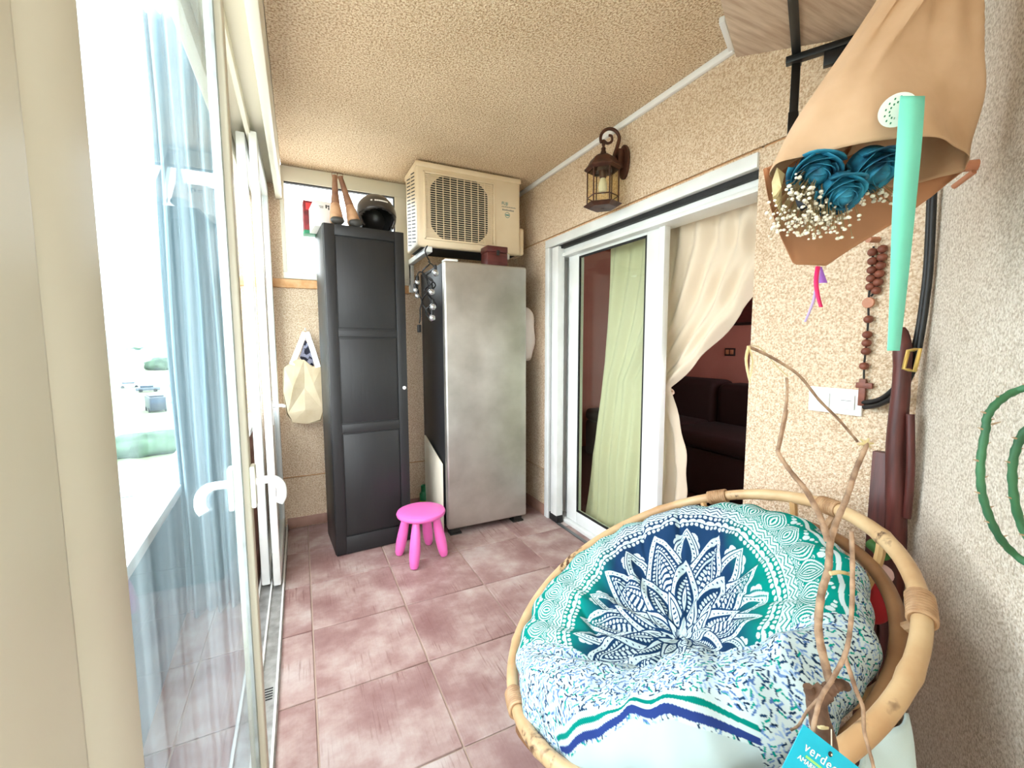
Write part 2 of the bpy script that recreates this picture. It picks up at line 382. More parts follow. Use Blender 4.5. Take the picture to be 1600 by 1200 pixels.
def text(name, body, size, origin, xdir, ydir, m, parent, depth=.0006):
    cu = bpy.data.curves.new(name, 'FONT'); cu.body = body; cu.size = size; cu.space_character = 1.18 if body == 'verdeco' else 1.0; cu.extrude = depth
    to = bpy.data.objects.new(name+'_tmp', cu); COL.objects.link(to)
    dg = bpy.context.evaluated_depsgraph_get(); me = bpy.data.meshes.new_from_object(to.evaluated_get(dg)); bpy.data.objects.remove(to, do_unlink=True)
    x = Vector(xdir).normalized(); y = Vector(ydir).normalized(); z = x.cross(y); org = ORG[parent.name]
    for v in me.vertices: v.co = Vector(origin) + x*v.co.x + y*v.co.y + z*v.co.z - org
    me.materials.clear(); me.materials.append(MATS[m]); o = bpy.data.objects.new(name, me); COL.objects.link(o); o.parent = parent; ORG[o.name] = org.copy(); return o
def smoothpath(P, k=6):
    P = [Vector(p) for p in P]; out = []
    for i in range(len(P)-1):
        p0, p1, p2, p3 = P[max(i-1, 0)], P[i], P[i+1], P[min(i+2, len(P)-1)]
        for j in range(k):
            t = j/k; out.append(.5*((2*p1) + (p2-p0)*t + (2*p0-5*p1+4*p2-p3)*t*t + (3*p1-p0-3*p2+p3)*t**3))
    out.append(P[-1]); return out
def interp(xs, ys, x):
    return float(np.interp(x, xs, ys))

# ------------------------------------------------------------------ room shell
WX, FY, CZ = 1.65, 3.40, 2.53           # door wall, far wall, ceiling
OX = -0.62                               # outer edge of the balcony floor
# floor with one object per tile
fl = tag(MB().box((OX, -0.75, -.12), (WX+.25, FY+.25, -.006)).build('floor', 'grout'), kind='structure')
PT = .43; gap = .006
tilemesh = {}
for i in range(-2, 4):
    for j in range(-5, 6):
        x0, x1 = 0.0+PT*i+gap/2, PT*(i+1)-gap/2; y0, y1 = 1.235+PT*j+gap/2, 1.235+PT*(j+1)-gap/2
        x0 = max(x0, OX); x1 = min(x1, WX+.1); y0 = max(y0, -.7); y1 = min(y1, FY)
        if x1-x0 < .02 or y1-y0 < .02: continue
        key = (round(x1-x0, 4), round(y1-y0, 4))
        if key not in tilemesh:
            t = MB().box((0, 0, -.012), (x1-x0, y1-y0, 0)).build('floor_tile', 'floor_tile_clay', fl, bevel=.0025, seg=1)
            me = t.data
            for v in me.vertices: v.co += ORG[fl.name]
            bpy.data.objects.remove(t, do_unlink=True); tilemesh[key] = me
        o = bpy.data.objects.new('floor_tile', tilemesh[key]); COL.objects.link(o); o.parent = fl
        o.location = V(x0, y0, random.uniform(-.0008, 0)) - ORG[fl.name]
tag(MB().box((-.06, -.8, CZ), (WX+.25, FY+.25, CZ+.15)).build('ceiling', 'stucco_ceiling'), kind='structure')
# wall behind the sliding door, with recessed joints
D0, D1, DZ = 1.145, 2.767, 2.06          # door opening
J1, J2, g = 2.082, .36, .005
b = MB()
T = WX+.25
def wallbits(b, y0, y1, zs):
    for z0, z1 in zs: b.box((WX, y0, z0+g), (T, y1, z1-g))
wallbits(b, D1, FY+.25, [(-.1, J2), (J2, J1), (J1, CZ+g)])
wallbits(b, CORNER.y-.25, D0, [(-.1, J1), (J1, CZ+g)])
b.box((WX, D0, J1+g), (T, D1, CZ)); b.box((WX, D0, DZ), (T, D1, J1-g))
wr = tag(b.build('wall_right', 'stucco_wall'), kind='structure')
bb = MB().box((WX+.012, D1, .3), (T-.01, FY+.2, CZ-.1)).box((WX+.012, CORNER.y-.2, .3), (T-.01, D0-.01, CZ-.1)).box((WX+.012, D0, J1-.01), (T-.01, D1, J1+.01))
bb.build('joint', 'groove', wr)
# far wall below and beside its high window
WIN = (-.075, .80, 1.775, 2.525)
b = MB()
b.box((-.62, FY, -.1), (T, FY+.25, .37-g)).box((-.62, FY, .37+g), (T, FY+.25, 1.712))
b.box((WIN[1], FY, 1.712), (T, FY+.25, CZ)).box((-.62, FY, 1.775), (WIN[0], FY+.25, CZ+.4))
wb = tag(b.build('wall_back', 'stucco_wall'), kind='structure')
MB().box((-.62, FY+.012, .3), (T, FY+.2, .45)).build('joint', 'groove', wb)
tag(MB().box((-.62, FY-.012, 1.714), (WIN[1], FY+.2, 1.773)).build('trim_1', 'orange_sill', bevel=.004), 'orange tiled sill strip under the high far window', 'sill', kind='structure')
tag(MB().box((-.13, FY-.01, 0), (WX, FY+.0, .072)).build('baseboard_back', 'skirting', bevel=.002), kind='structure')
tag(MB().box((WX-.01, D1+.005, 0), (WX, FY-.01, .085)).build('baseboard_right', 'skirting', bevel=.002), kind='structure')
# oblique near wall
A = CORNER; B = CORNER + NWT*1.62
tag(MB().prism([A, B, B+NWN*.2, A+NWN*.2+V(.1, .1, 0)], (0, 0, CZ)).build('wall_near', 'stucco_pale'), kind='structure')
# far high window
w1 = thing('window_1', (WIN[0], FY, WIN[2]), 'high white framed window above the far wall, bright with daylight', 'window', kind='structure')
x0, x1, z0, z1 = WIN; y0, y1 = FY-.02, FY+.05
b = MB().box((x0, y0, z1-.10), (x1, y1, z1)).box((x0, y0, z0), (x1, y1, z0+.045)).box((x0, y0, z0+.045), (x0+.028, y1, z1-.10)).box((x1-.11, y0, z0+.045), (x1, y1, z1-.10))
b.build('window_frame', 'cream_alu', w1, bevel=.004)
MB().box((x0+.028, y0+.03, z0+.045), (x1-.11, y0+.036, z1-.10)).build('pane', 'glass_clear', w1)
b = MB(); e = .008
b.box((x0+.028, y0+.01, z1-.10-e), (x1-.11, y0+.04, z1-.10)).box((x1-.11-e, y0+.01, z0+.045), (x1-.11, y0+.04, z1-.10-e))
b.build('gasket', 'ac_dark', w1)
# white cable duct along ceiling and wall
P = [V(WX-.012, 3.35, CZ-.012), V(WX-.012, 1.28, CZ-.012)]
q = at(1128, 30, 2, CZ-.012)
b = MB().box((WX-.022, 1.27, CZ-.03), (WX, 3.38, CZ)); d = (q-P[1]); d.z = 0; L = d.length; d.normalize(); sx = V(-d.y, d.x, 0)
b.obox(P[1]+d*L/2, d*L/2, sx*.011, V(0, 0, .012))
tag(b.build('trim_2', 'white_plastic', bevel=.004), 'thin white cable duct along the ceiling edge above the door', 'cable duct', kind='structure')

# ------------------------------------------------------------------ terrace sliding door
d1 = thing('door_1', (WX+.1, (D0+D1)/2, 0), 'white sliding terrace door with a green tinted pane', 'door', kind='structure')
b = MB()
b.box((WX-.012, D0, 2.008), (WX+.02, D1, 2.066)).box((WX-.012, D1-.055, 0), (WX+.02, D1, 2.008))
b.build('outer_frame', 'white_alu', d1, bevel=.003)
MB().box((WX+.02, D0, 1.985), (WX+.05, D1-.05, 2.06)).box((WX+.03, D1-.09, .0), (WX+.05, D1-.06, 2.0)).build('shutter_slot', 'black_rubber', d1)
MB().box((WX+.05, D0, 1.955), (WX+.24, D1-.05, 2.06)).box((WX+.06, D1-.05, 0), (WX+.24, D1, 1.955)).box((WX+.06, D0, 0), (WX+.24, D1, .03)).build('inner_frame', 'white_alu', d1, bevel=.003)
MB().box((WX+.03, D0, 1.93), (WX+.16, D1-.05, 1.953)).build('upper_track', 'white_alu', d1, bevel=.003)
MB().box((WX-.006, D1-.165, .055), (WX+.05, D1-.085, 2.0)).build('shutter_guide', 'white_alu', d1, bevel=.004)
MB().box((WX-.002, D1-.17, .0), (WX+.05, D1-.06, .055)).build('guide_stop', 'black_rubber', d1, bevel=.003)
MB().box((WX-.005, D0, .0), (WX+.02, D1-.17, .006)).build('floor_strip', 'grey_metal', d1)
LX0, LX1 = WX+.085, WX+.13                 # front leaf
ly0, ly1, lz0, lz1 = 1.745, 2.60, .035, 1.99
def leaf(par, X0, X1, y0, y1, z0, z1, sw, sr, m, gm, gname='pane'):
    b = MB().box((X0, y0, z0), (X1, y0+sw, z1)).box((X0, y1-sr, z0), (X1, y1, z1)).box((X0, y0+sw, z1-.075), (X1, y1-sr, z1)).box((X0, y0+sw, z0), (X1, y1-sr, z0+.085))
    f = b.build('leaf_frame', m, par, bevel=.004)
    xm = (X0+X1)/2
    g0, g1, h0, h1 = y0+sw, y1-sr, z0+.085, z1-.075
    MB().box((X0+.002, g0, h0), (X0+.012, g0+.012, h1)).box((X0+.002, g1-.012, h0), (X0+.012, g1, h1)).box((X0+.002, g0+.012, h0), (X0+.012, g1-.012, h0+.012)).box((X0+.002, g0+.012, h1-.012), (X0+.012, g1-.012, h1)).build('gasket', 'black_rubber', f)
    MB().box((xm-.003, g0, h0), (xm+.003, g1, h1)).build(gname, gm, par)
    return f
leaf(d1, LX0, LX1, ly0, ly1, lz0, lz1, .095, .12, 'white_alu', 'glass_green')
MB().box((LX1+.005, 2.60, lz0), (LX1+.045, 2.70, lz1)).build('fixed_stile', 'white_alu', d1, bevel=.004)
MB().box((LX0-.01, 1.70, .05), (LX0+.03, 1.742, 1.99)).build('meeting_stile', 'white_alu', d1, bevel=.003)
MB().box((LX0-.004, 1.742, .05), (LX0+.02, 1.746, 1.98)).build('brush_seal', 'black_rubber', d1)

# ------------------------------------------------------------------ glazed partition on the left
tag(MB().box((-.30, -.75, 2.40), (-.10, FY, CZ+.08)).box((-.10, -.75, 2.30), (-.062, FY, CZ+.08)).box((-.30, -.75, 2.30), (-.262, FY, 2.40)).box((-.19, -.75, 2.345), (-.17, FY, 2.40)).build('trim_3', 'cream_alu', bevel=.004), 'cream metal head rail running along the ceiling above the glass doors', 'rail', kind='structure')
tk = tag(MB().box((-.255, -.75, 0), (-.125, FY, .012)).build('trim_4', 'track_metal', bevel=.002), 'low double floor track of the glass doors', 'track', kind='structure')
for x in (-.245, -.19, -.133): MB().box((x-.004, -.75, .012), (x+.004, FY, .028)).build('track_rib', 'white_alu', tk)
for k in range(5):
    yy = 1.72+k*.014
    MB().box((-.178, yy, .0121), (-.146, yy+.005, .0135)).build('drain_slot', 'black_rubber', tk)
def glass_leaf(name, X0, X1, y0, y1, label, m='white_alu', gm='glass_clear', sw=.085, sr=.05):
    t = thing(name, ((X0+X1)/2, (y0+y1)/2, 0), label, 'door', kind='structure')
    xm = (X0+X1)/2; z0, z1 = .03, 2.36
    b = MB().box((X0, y0, z0), (X1, y0+sw, z1)).box((X0, y1-sr, z0), (X1, y1, z1)).box((X0, y0+sw, z1-.07), (X1, y1-sr, z1)).box((X0, y0+sw, z0), (X1, y1-sr, z0+.08))
    b.build('leaf_frame', m, t, bevel=.006, seg=3)
    MB().box((xm-.004, y0+sw, z0+.08), (xm+.004, y1-sr, z1-.07)).build('pane', gm, t)
    return t
def lever(t, X, y, z, sgn, m='white_plastic', drop=True):
    MB().box((X, y-.02, z-.055), (X+sgn*.012, y+.02, z+.055)).build('handle_plate', 'cream_alu', t, bevel=.004)
    P = smoothpath([(X+sgn*.01, y, z+.01), (X+sgn*.03, y, z+.012), (X+sgn*.052, y-.004, z+.010), (X+sgn*.068, y-.014, z-.004), (X+sgn*.070, y-.022, z-.03), (X+sgn*.062, y-.026, z-.046)], 5)
    MB().tube(P, [.0105]*10+[.012]*(len(P)-10), 12).build('handle_lever', m, t, smooth=True)
NX0, NX1 = -.165, -.128
t = glass_leaf('door_2', NX0, NX1, .324, 1.31, 'near dirty glass door leaf with a white lever handle', 'old_alu', 'glass_dirty', .102, .05)
lever(t, NX1, 1.275, .955, 1); lever(t, NX0, 1.275, .955, -1)
MB().box((-.150, 1.235, .11), (-.143, 1.258, 2.29)).build('glazing_spacer', 'track_metal', t)
t = glass_leaf('door_3', -.178, -.142, 2.53, 3.37, 'inner of two glass door leaves stacked beside the far wall', 'white_alu', 'glass_clear', .05, .05)
MB().box((-.142, 2.545, .9), (-.137, 2.575, 1.03)).build('handle_plate', 'white_plastic', t, bevel=.003)
P = smoothpath([(-.138, 2.56, 1.0), (-.10, 2.56, 1.0), (-.085, 2.565, .995), (-.082, 2.60, .99)], 4)
MB().tube(P, .009, 8).build('handle_lever', 'white_plastic', t, smooth=True)
t = glass_leaf('door_4', -.235, -.195, 2.56, 3.38, 'outer of two glass door leaves stacked beside the far wall', 'white_alu', 'glass_clear', .05, .05)
tag(MB().box((-.26, -.75, 0), (-.118, .318, 2.42)).build('wall_left', 'old_alu', bevel=.012, seg=3), kind='structure')  # edge seen at left; solid part behind the camera added to cut near light

# ------------------------------------------------------------------ balcony strip outside the glass
def rotY(p, a, c): return p
pa, pb = V(-.40, -.7, 0), V(-.60, 3.4, 0)
pd = (pb-pa).normalized(); pn = V(-pd.y, pd.x, 0)
tag(MB().prism([pa, pb, pb+pn*.10, pa+pn*.10], (0, 0, .61)).build('wall_parapet', 'parapet_blue_shade'), kind='structure')
tag(MB().prism([pa-pn*.02+V(0,0,.61), pb-pn*.02+V(0,0,.61), pb+pn*.13+V(0,0,.61), pa+pn*.13+V(0,0,.61)], (0, 0, .045)).build('trim_5', 'parapet_cap', bevel=.004), 'white coping along the top of the low balcony wall', 'coping', kind='structure')
# pale blue gathered side curtain
def cur(u, v):
    y = 2.47 + .03*math.sin(u*2*math.pi*4.5) + .02*math.sin(u*17+1.3); x = -.545 + .235*u + .006*math.sin(v*9+u*5)
    return V(x, y+.01*math.sin(v*4), .012 + 2.75*v)
c = MB().grid(cur, 60, 20).build('balcony_curtain', 'outdoor_fabric', smooth=True, thick=.004)
tag(c, 'pale blue gathered outdoor curtain seen through the near glass door', 'curtain')
pt = thing('planter_box', (-.40, 2.9, 0), 'brown box with a white top outside between the glass doors', 'box')
MB().box((-.52, 2.60, .004), (-.262, 3.28, .84)).build('box_body', 'brown_wood', pt, bevel=.004)
MB().box((-.53, 2.59, .84), (-.252, 3.29, .87)).build('box_top', 'parapet_cap', pt, bevel=.004)

# ------------------------------------------------------------------ room behind the sliding door
tag(MB().box((T, -.3, -.05), (4.3, 4.6, .0)).build('floor_inside', 'inner_floor'), kind='structure')
tag(MB().box((T, -.3, 2.5), (4.3, 4.6, 2.6)).build('ceiling_inside', 'inner_wall'), kind='structure')
tag(MB().box((4.2, -.3, 0), (4.3, 4.6, 2.5)).build('wall_inside', 'inner_wall'), kind='structure')
tag(MB().box((T, 4.5, 0), (4.2, 4.6, 2.5)).build('wall_inside_far', 'inner_wall'), kind='structure')
tag(MB().box((T, -.4, 0), (4.2, -.3, .8)).box((T, -.4, 2.2), (4.2, -.3, 2.5)).box((T, -.4, .8), (2.4, -.3, 2.2)).box((3.9, -.4, .8), (4.2, -.3, 2.2)).build('wall_inside_near', 'inner_wall'), kind='structure')  # unseen wall; its window opening is added to light the pink room
tag(MB().box((T-.005, FY+.25, 0), (T+.1, 4.6, 2.5)).box((T-.005, -.4, 0), (T+.1, .34, 2.5)).build('wall_inside_front', 'inner_wall'), kind='structure')
sf = thing('sofa', (3.7, 2.9, 0), 'dark red sofa in the dim room behind the curtain', 'sofa')
MB().box((3.05, 1.6, .002), (3.95, 4.2, .42)).build('sofa_base', 'sofa_red', sf, bevel=.04)
MB().box((3.68, 1.65, .42), (4.02, 2.9, .93)).build('back_cushion', 'sofa_red', sf, bevel=.07, seg=3)
MB().box((3.68, 2.92, .42), (4.02, 4.15, .95)).build('back_cushion', 'sofa_red', sf, bevel=.07, seg=3)
MB().box((3.05, 1.42, .05), (3.95, 1.64, .66)).build('armrest', 'sofa_red', sf, bevel=.05, seg=3)
for k in range(2): MB().box((3.02, 1.66+k*1.27, .42), (3.68, 2.9+k*1.27, .56)).build('seat_cushion', 'sofa_red', sf, bevel=.05, seg=3)
p = at(1141, 550, 0, 4.195)
s2 = thing('light_switch', (4.2, p.y, p.z-.04), 'small dark light switch on the pink inner wall', 'switch')
MB().box((4.185, p.y-.06, p.z-.042), (4.2, p.y+.06, p.z+.042)).build('switch_plate', 'dark_frame', s2, bevel=.004)
for k in (-1, 1): MB().box((4.18, p.y+k*.027-.02, p.z-.025), (4.186, p.y+k*.027+.02, p.z+.025)).build('rocker', 'copper_wood', s2, bevel=.002)
p = at(1163, 490, 0, 4.19)
pf = thing('wall_picture', (4.19, p.y, p.z-.15), 'dark picture on the inner wall beside the curtain', 'picture')
MB().box((4.17, p.y-.16, p.z-.12), (4.2, p.y+.12, p.z+.25)).build('frame', 'dark_frame', pf, bevel=.006)
MB().box((4.166, p.y-.13, p.z-.09), (4.172, p.y+.09, p.z+.22)).build('picture_sheet', 'mahogany', pf)
# curtain
zs = [0, .25, .5, .75, .98, 1.08, 1.2, 1.45, 1.7, 1.85, 2.0]
ey = [1.72, 1.67, 1.64, 1.65, 1.70, 1.73, 1.60, 1.36, 1.21, 1.17, 1.15]
el = [2.56, 2.54, 2.52, 2.46, 2.40, 2.38, 2.36, 2.34, 2.32, 2.31, 2.30]
def curtain(u, v):
    z = .015 + 1.985*v; a = interp(zs, el, z); bq = interp(zs, ey, z)
    y = a + (bq-a)*u
    tight = math.exp(-((z-1.06)/.28)**2)
    amp = .022*(1-.6*tight)
    # folds run fan-like to the tie
    x = 1.868 + amp*.8*math.sin(u*2*math.pi*9 + 1.3*math.sin(v*3)) + .012*math.sin(u*23+v*4) + .02*math.sin(v*7+u*6)*(1-v)
    if u > .6: x -= .03*tight*(u-.6)/.4
    sweep = max(0, u-.45)/.55
    x += .014*sweep*math.sin((z*1.1+ (bq-y)*2.2)*26)*(1 if z > 1.05 else .4)
    return V(x, y, z)
ct = thing('door_curtain', (1.868, 1.9, 0), 'cream curtain tied back inside the sliding door', 'curtain')
MB().grid(curtain, 140, 80).build('curtain_cloth', 'curtain', ct, smooth=True, thick=.003)
b = MB()
P = [V(1.858+.045*math.cos(a), 1.80+.05*math.sin(a), 1.06+.02*math.sin(a)) for a in np.linspace(0, 2*math.pi, 24, endpoint=False)]
MB().tube(P, .008, 8, closed=True).build('tie_back', 'curtain', ct, smooth=True)
MB().tube([(1.868, 1.16, 1.99), (1.868, 2.6, 1.99)], .010, 10).build('curtain_rod', 'white_alu', ct, smooth=True)

# ------------------------------------------------------------------ fridge
FX0, FX1, FY0, FZ = .862, 1.468, 2.735, 1.862
fr = thing('fridge', ((FX0+FX1)/2, 3.05, 0), 'tall brushed steel fridge with black sides under the air conditioner', 'fridge')
MB().box((FX0+.004, FY0+.065, .055), (FX1-.004, 3.34, FZ-.006)).build('body', 'fridge_side', fr, bevel=.004)
MB().box((FX0, FY0, .05), (FX1, FY0+.055, FZ)).build('door', 'steel_brushed', fr, bevel=.014, seg=4)
MB().box((FX0+.008, FY0+.053, .06), (FX1-.008, FY0+.067, FZ-.01)).build('door_seal', 'white_plastic', fr)
for x in (FX0+.02, FX1-.10):
    MB().box((x, FY0+.02, 0.0), (x+.085, FY0+.09, .012)).box((x+.01, FY0+.03, .01), (x+.075, FY0+.08, .056)).build('foot', 'ac_dark', fr, bevel=.003)
MB().box((FX0+.012, FY0+.01, FZ), (FX0+.10, FY0+.09, FZ+.014)).build('hinge_cover', 'white_plastic', fr, bevel=.004)
# small wooden box on the fridge
p = at(762, 409, 2, FZ); q = at(798, 412, 2, FZ)
bx0 = V(1.18, 2.80, FZ)
wbx = thing('wooden_box', (1.245, 2.86, FZ), 'small dark red wooden box with a clasp on top of the fridge', 'box')
MB().box((1.175, 2.75, FZ+.001), (1.325, 2.868, FZ+.085)).build('box_base', 'mahogany', wbx, bevel=.003)
MB().box((1.173, 2.748, FZ+.087), (1.327, 2.87, FZ+.128)).build('lid', 'mahogany', wbx, bevel=.004)
MB().box((1.24, 2.74, FZ+.065), (1.262, 2.75, FZ+.10)).build('clasp', 'ac_dark', wbx, bevel=.003)

# ------------------------------------------------------------------ cabinet (slightly turned)
cf0 = at(526, 871, 2, 0); cf0.z = 0
ca = math.radians(4.0); cx = V(math.cos(ca), math.sin(ca), 0); cyv = V(-math.sin(ca), math.cos(ca), 0); CWd, CDp, CH = .478, .40, 2.03
cb = thing('tall_cabinet', cf0 + cx*CWd/2 + cyv*CDp/2, 'tall narrow black panelled cabinet beside the steel fridge', 'cabinet')
def cbox(a, b2):
    m_ = MB(); c_ = cf0 + cx*((a[0]+b2[0])/2) + cyv*((a[1]+b2[1])/2) + V(0, 0, (a[2]+b2[2])/2)
    return m_.obox(c_, cx*((b2[0]-a[0])/2), cyv*((b2[1]-a[1])/2), V(0, 0, (b2[2]-a[2])/2))
cbox((0, .022, 0), (CWd, CDp, CH)).build('carcass', 'cabinet_black', cb, bevel=.003)
dr = cbox((.003, .010, .004), (CWd-.003, .021, CH-.003)).build('door', 'cabinet_black', cb, bevel=.002)
cz = [.0+.004, .115, .775, .835, 1.365, 1.41, 1.965, CH-.003]
SW = .062
for (a, b2) in (((.003, 0, .004), (SW, .010, CH-.003)), ((CWd-SW, 0, .004), (CWd-.003, .010, CH-.003))):
    cbox(a, b2).build('stile', 'cabinet_black', dr, bevel=.003)
for (z0, z1) in ((.004, .115), (.775, .83), (1.365, 1.41), (1.965, CH-.003)):
    cbox((SW, .001, z0), (CWd-SW, .010, z1)).build('rail', 'cabinet_black', dr, bevel=.003)
for (z0, z1) in ((.12, .77), (.835, 1.36), (1.415, 1.96)):
    cbox((SW+.006, .005, z0+.004), (CWd-SW-.006, .012, z1-.004)).build('door_panel', 'cabinet_black', dr, bevel=.004)
kp = cf0 + cx*(CWd-.03) + V(0, 0, 1.04)
MB().lathe([(.005, 0), (.005, .012), (.011, .016), (.012, .022), (.007, .027)], kp, 14, -cyv).build('knob', 'white_plastic', dr, smooth=True)
CT = CH

# ------------------------------------------------------------------ things on the cabinet
def onc(u, v, z=0): return cf0 + cx*u + cyv*v + V(0, 0, CT+z)
# helmet
hc = onc(.345, .17, .0)
hm = thing('motorcycle_helmet', hc, 'black motorcycle helmet with open face on top of the cabinet', 'helmet')
hR = .128; fd = (-cyv*.96 - cx*.05).normalized(); sd = V(0, 0, 1).cross(fd).normalized()
def helm(u, v, r=hR, ins=0):
    th = u*2*math.pi; ph = v*math.pi/2*1.42          # from crown down
    d = V(0, 0, 1)*math.cos(ph) + (fd*math.cos(th)*1.12 + sd*math.sin(th)*.95)*math.sin(ph)
    return hc + V(0, 0, .12) + d*r
mb = MB(); nu, nv = 48, 24
vs = [helm(i/nu, j/nv) for j in range(nv+1) for i in range(nu)]
fs = []
for j in range(nv):
    for i in range(nu):
        u = (i+.5)/nu; th = (u if u <= .5 else u-1)*2*math.pi; phv = (j+.5)/nv*1.42*90
        if abs(th) < 1.05 and phv > 88 - 6*math.cos(th*1.5)+16*(abs(th)/1.05)**2: continue
        fs.append((j*nu+i, j*nu+(i+1) % nu, (j+1)*nu+(i+1) % nu, (j+1)*nu+i))
vs = [V(p.x, p.y, max(p.z, hc.z+.002)) for p in vs]
mb.add(vs, fs); mb.build('shell', 'helmet_shell', hm, smooth=True, thick=.012)
mb = MB(); vs = [helm(i/nu, j/nv, hR-.016) for j in range(nv+1) for i in range(nu)]
vs = [V(p.x, p.y, max(p.z, hc.z+.004)) - fd*.02 for p in vs]
mb.add(vs, [(j*nu+i, j*nu+(i+1) % nu, (j+1)*nu+(i+1) % nu, (j+1)*nu+i) for j in range(nv) for i in range(nu) if (j < 15 or 8 < i < 40)])
mb.build('lining', 'helmet_inner', hm, smooth=True, thick=.006)
P = [hc + V(0, 0, .12) + (fd*math.cos(t)*1.12+sd*math.sin(t)*.95)*hR*1.02*math.sin(1.42+.2*abs(t)) + V(0, 0, 1)*hR*1.02*math.cos(1.42+.2*abs(t)) for t in np.linspace(-1.1, 1.1, 20)]
MB().tube(P, .006, 8).build('visor_rim', 'ac_dark', hm, smooth=True)
b = MB()
for k, t in enumerate(np.linspace(-.42, .42, 9)):
    ph = 1.08; d = V(0, 0, 1)*math.cos(ph) + (fd*math.cos(t)*1.12+sd*math.sin(t)*.95)*math.sin(ph)
    tv = (sd*math.cos(t)-fd*math.sin(t)).normalized()
    if k == 1: continue
    dn = d.normalized(); up = dn.cross(tv)
    b.obox(hc+V(0, 0, .12)+d*hR*1.053, tv*(.0055 if k < 5 else .008), up*.0045, dn*.001)
b.build('lettering', 'card_white', hm)
# boots
def boot(u, lean, label):
    c0 = onc(u, .055, 0); t = thing('boot', c0, label, 'boot', 'pair of tan boots on the cabinet')
    fw = -cyv; sdv = cx
    mb = MB(); rings = []; n = 18
    prof = [(.0, .038, .052, .0), (.02, .042, .055, .0), (.045, .038, .048, .008), (.075, .034, .038, .018), (.11, .029, .030, .026), (.14, .022, .024, .032)]
    for (z, rx, ry, off) in prof:
        rings.append([c0 + V(0, 0, z+.006) + sdv*(rx*math.cos(2*math.pi*k/n) + lean*z*.35) - fw*(off-.01) + fw*(ry*math.sin(2*math.pi*k/n)) for k in range(n)])
    mb.add([p for r in rings for p in r], [(i*n+k, i*n+(k+1) % n, (i+1)*n+(k+1) % n, (i+1)*n+k) for i in range(len(rings)-1) for k in range(n)] + [tuple(range(n)), tuple((len(rings)-1)*n+k for k in range(n))])
    mb.build('vamp', 'boot_tan', t, smooth=True, sub=1)
    P = [c0 + V(0, 0, z) + sdv*(lean*(z*.35+max(0, z-.13)*.35)) - fw*.025 for z in (.13, .17, .21, .26, .30)]
    MB().tube(P, [.026, .022, .018, .015, .013], 14).build('shaft', 'boot_shaft', t, smooth=True)
    MB().sphere(c0 + V(0, 0, .024) + fw*.034, .040, 16, 10, (1.0, .75, .60)).build('toe_cap', 'boot_toe', t, smooth=True)
    top = P[-1]
    Q = [top + sdv*s_*.012 + V(0, 0, z) for s_, z in ((-1, -.02), (-1.3, .015), (0, .02), (1.3, .015), (1, -.02))]
    MB().tube(smoothpath(Q, 4), .0018, 6).build('pull_loop', 'boot_shaft', t, smooth=True)
boot(.085, .02, 'tan boot with dark toe standing next to the white box')
boot(.188, -.42, 'tan boot with dark toe standing next to the black helmet')
# white carton and red box at the back left
wc = thing('white_carton', onc(-.005, .16), 'white cardboard carton with a round hole on the cabinet', 'carton')
def ob(b, c, hx, hy, hz, ang=0.0):
    ax = cx*math.cos(ang)+cyv*math.sin(ang); ay = -cx*math.sin(ang)+cyv*math.cos(ang)
    return b.obox(c, ax*hx, ay*hy, V(0, 0, hz)), ax, ay
b, ax, ay = ob(MB(), onc(.018, .225, .076), .052, .105, .075, .03)
b.build('carton_body', 'card_white', wc, bevel=.002)
cc = onc(.018, .225, .076)
MB().lathe([(.026, 0), (.026, .002)], cc + ax*.052 - ay*.045 + V(0, 0, .01), 20, ax).build('round_hole', 'black_rubber', wc)
f0 = cc - ay*.1055
b = MB(); b.obox(f0 + ax*.018 + V(0, 0, .046), ax*.004, ay*.0006, V(0, 0, .010)); b.obox(f0 + ax*.030 + V(0, 0, .050), ax*.006, ay*.0006, V(0, 0, .004)); b.obox(f0 + ax*.032 + V(0, 0, .036), ax*.003, ay*.0006, V(0, 0, .008)); b.obox(f0 - ax*.01 + V(0, 0, .044), ax*.012, ay*.0006, V(0, 0, .0015)); b.obox(f0 - ax*.008 + V(0, 0, .036), ax*.010, ay*.0006, V(0, 0, .0015))
b.build('handwriting', 'ink', wc)
rb = thing('red_box', onc(-.02, .31), 'red patterned box with a green base behind the white carton', 'box')
c2 = onc(-.022, .385, .0)
b = MB().obox(c2+V(0, 0, .105), cx*.045, cyv*.05, V(0, 0, .10)); b.build('box_body', 'box_red', rb, bevel=.002)
MB().obox(c2 + V(0, 0, .17) - cyv*.0505 - cx*.002, cx*.030, cyv*.001, V(0, 0, .022)).build('label_patch', 'box_pink', rb)
MB().obox(c2 + V(0, 0, .0115), cx*.047, cyv*.052, V(0, 0, .011)).build('green_base', 'box_green', rb, bevel=.002)

# ------------------------------------------------------------------ air conditioner
AX0, AX1, AY0, AY1, AZ0, AZ1 = .733, 1.495, 2.885, 3.20, 1.972, 2.508
ac = thing('air_conditioner', ((AX0+AX1)/2, 3.04, AZ0), 'cream outdoor air conditioner unit hung under the ceiling above the fridge', 'air conditioner')
MB().box((AX0, AY0, AZ0), (AX1, AY1, AZ1)).build('casing', 'ac_cream', ac, bevel=.016, seg=3)
MB().box((AX0-.006, AY0-.006, AZ1-.03), (AX1+.006, AY1+.004, AZ1+.006)).build('top_cover', 'ac_cream', ac, bevel=.008)
GX0, GX1, GZ0, GZ1 = AX0+.045, AX1-.205, AZ0+.045, AZ1-.055
gc = V((GX0+GX1)/2-.005, AY0, (GZ0+GZ1)/2); GR = .232
poly = []
for k in range(64):
    a = 2*math.pi*k/64; x = GR*math.cos(a)*1.04; z = GR*math.sin(a)*1.04; poly.append(V(gc.x+max(-.205, min(.205, x)), AY0-.002, gc.z+max(-.208, min(.208, z))))
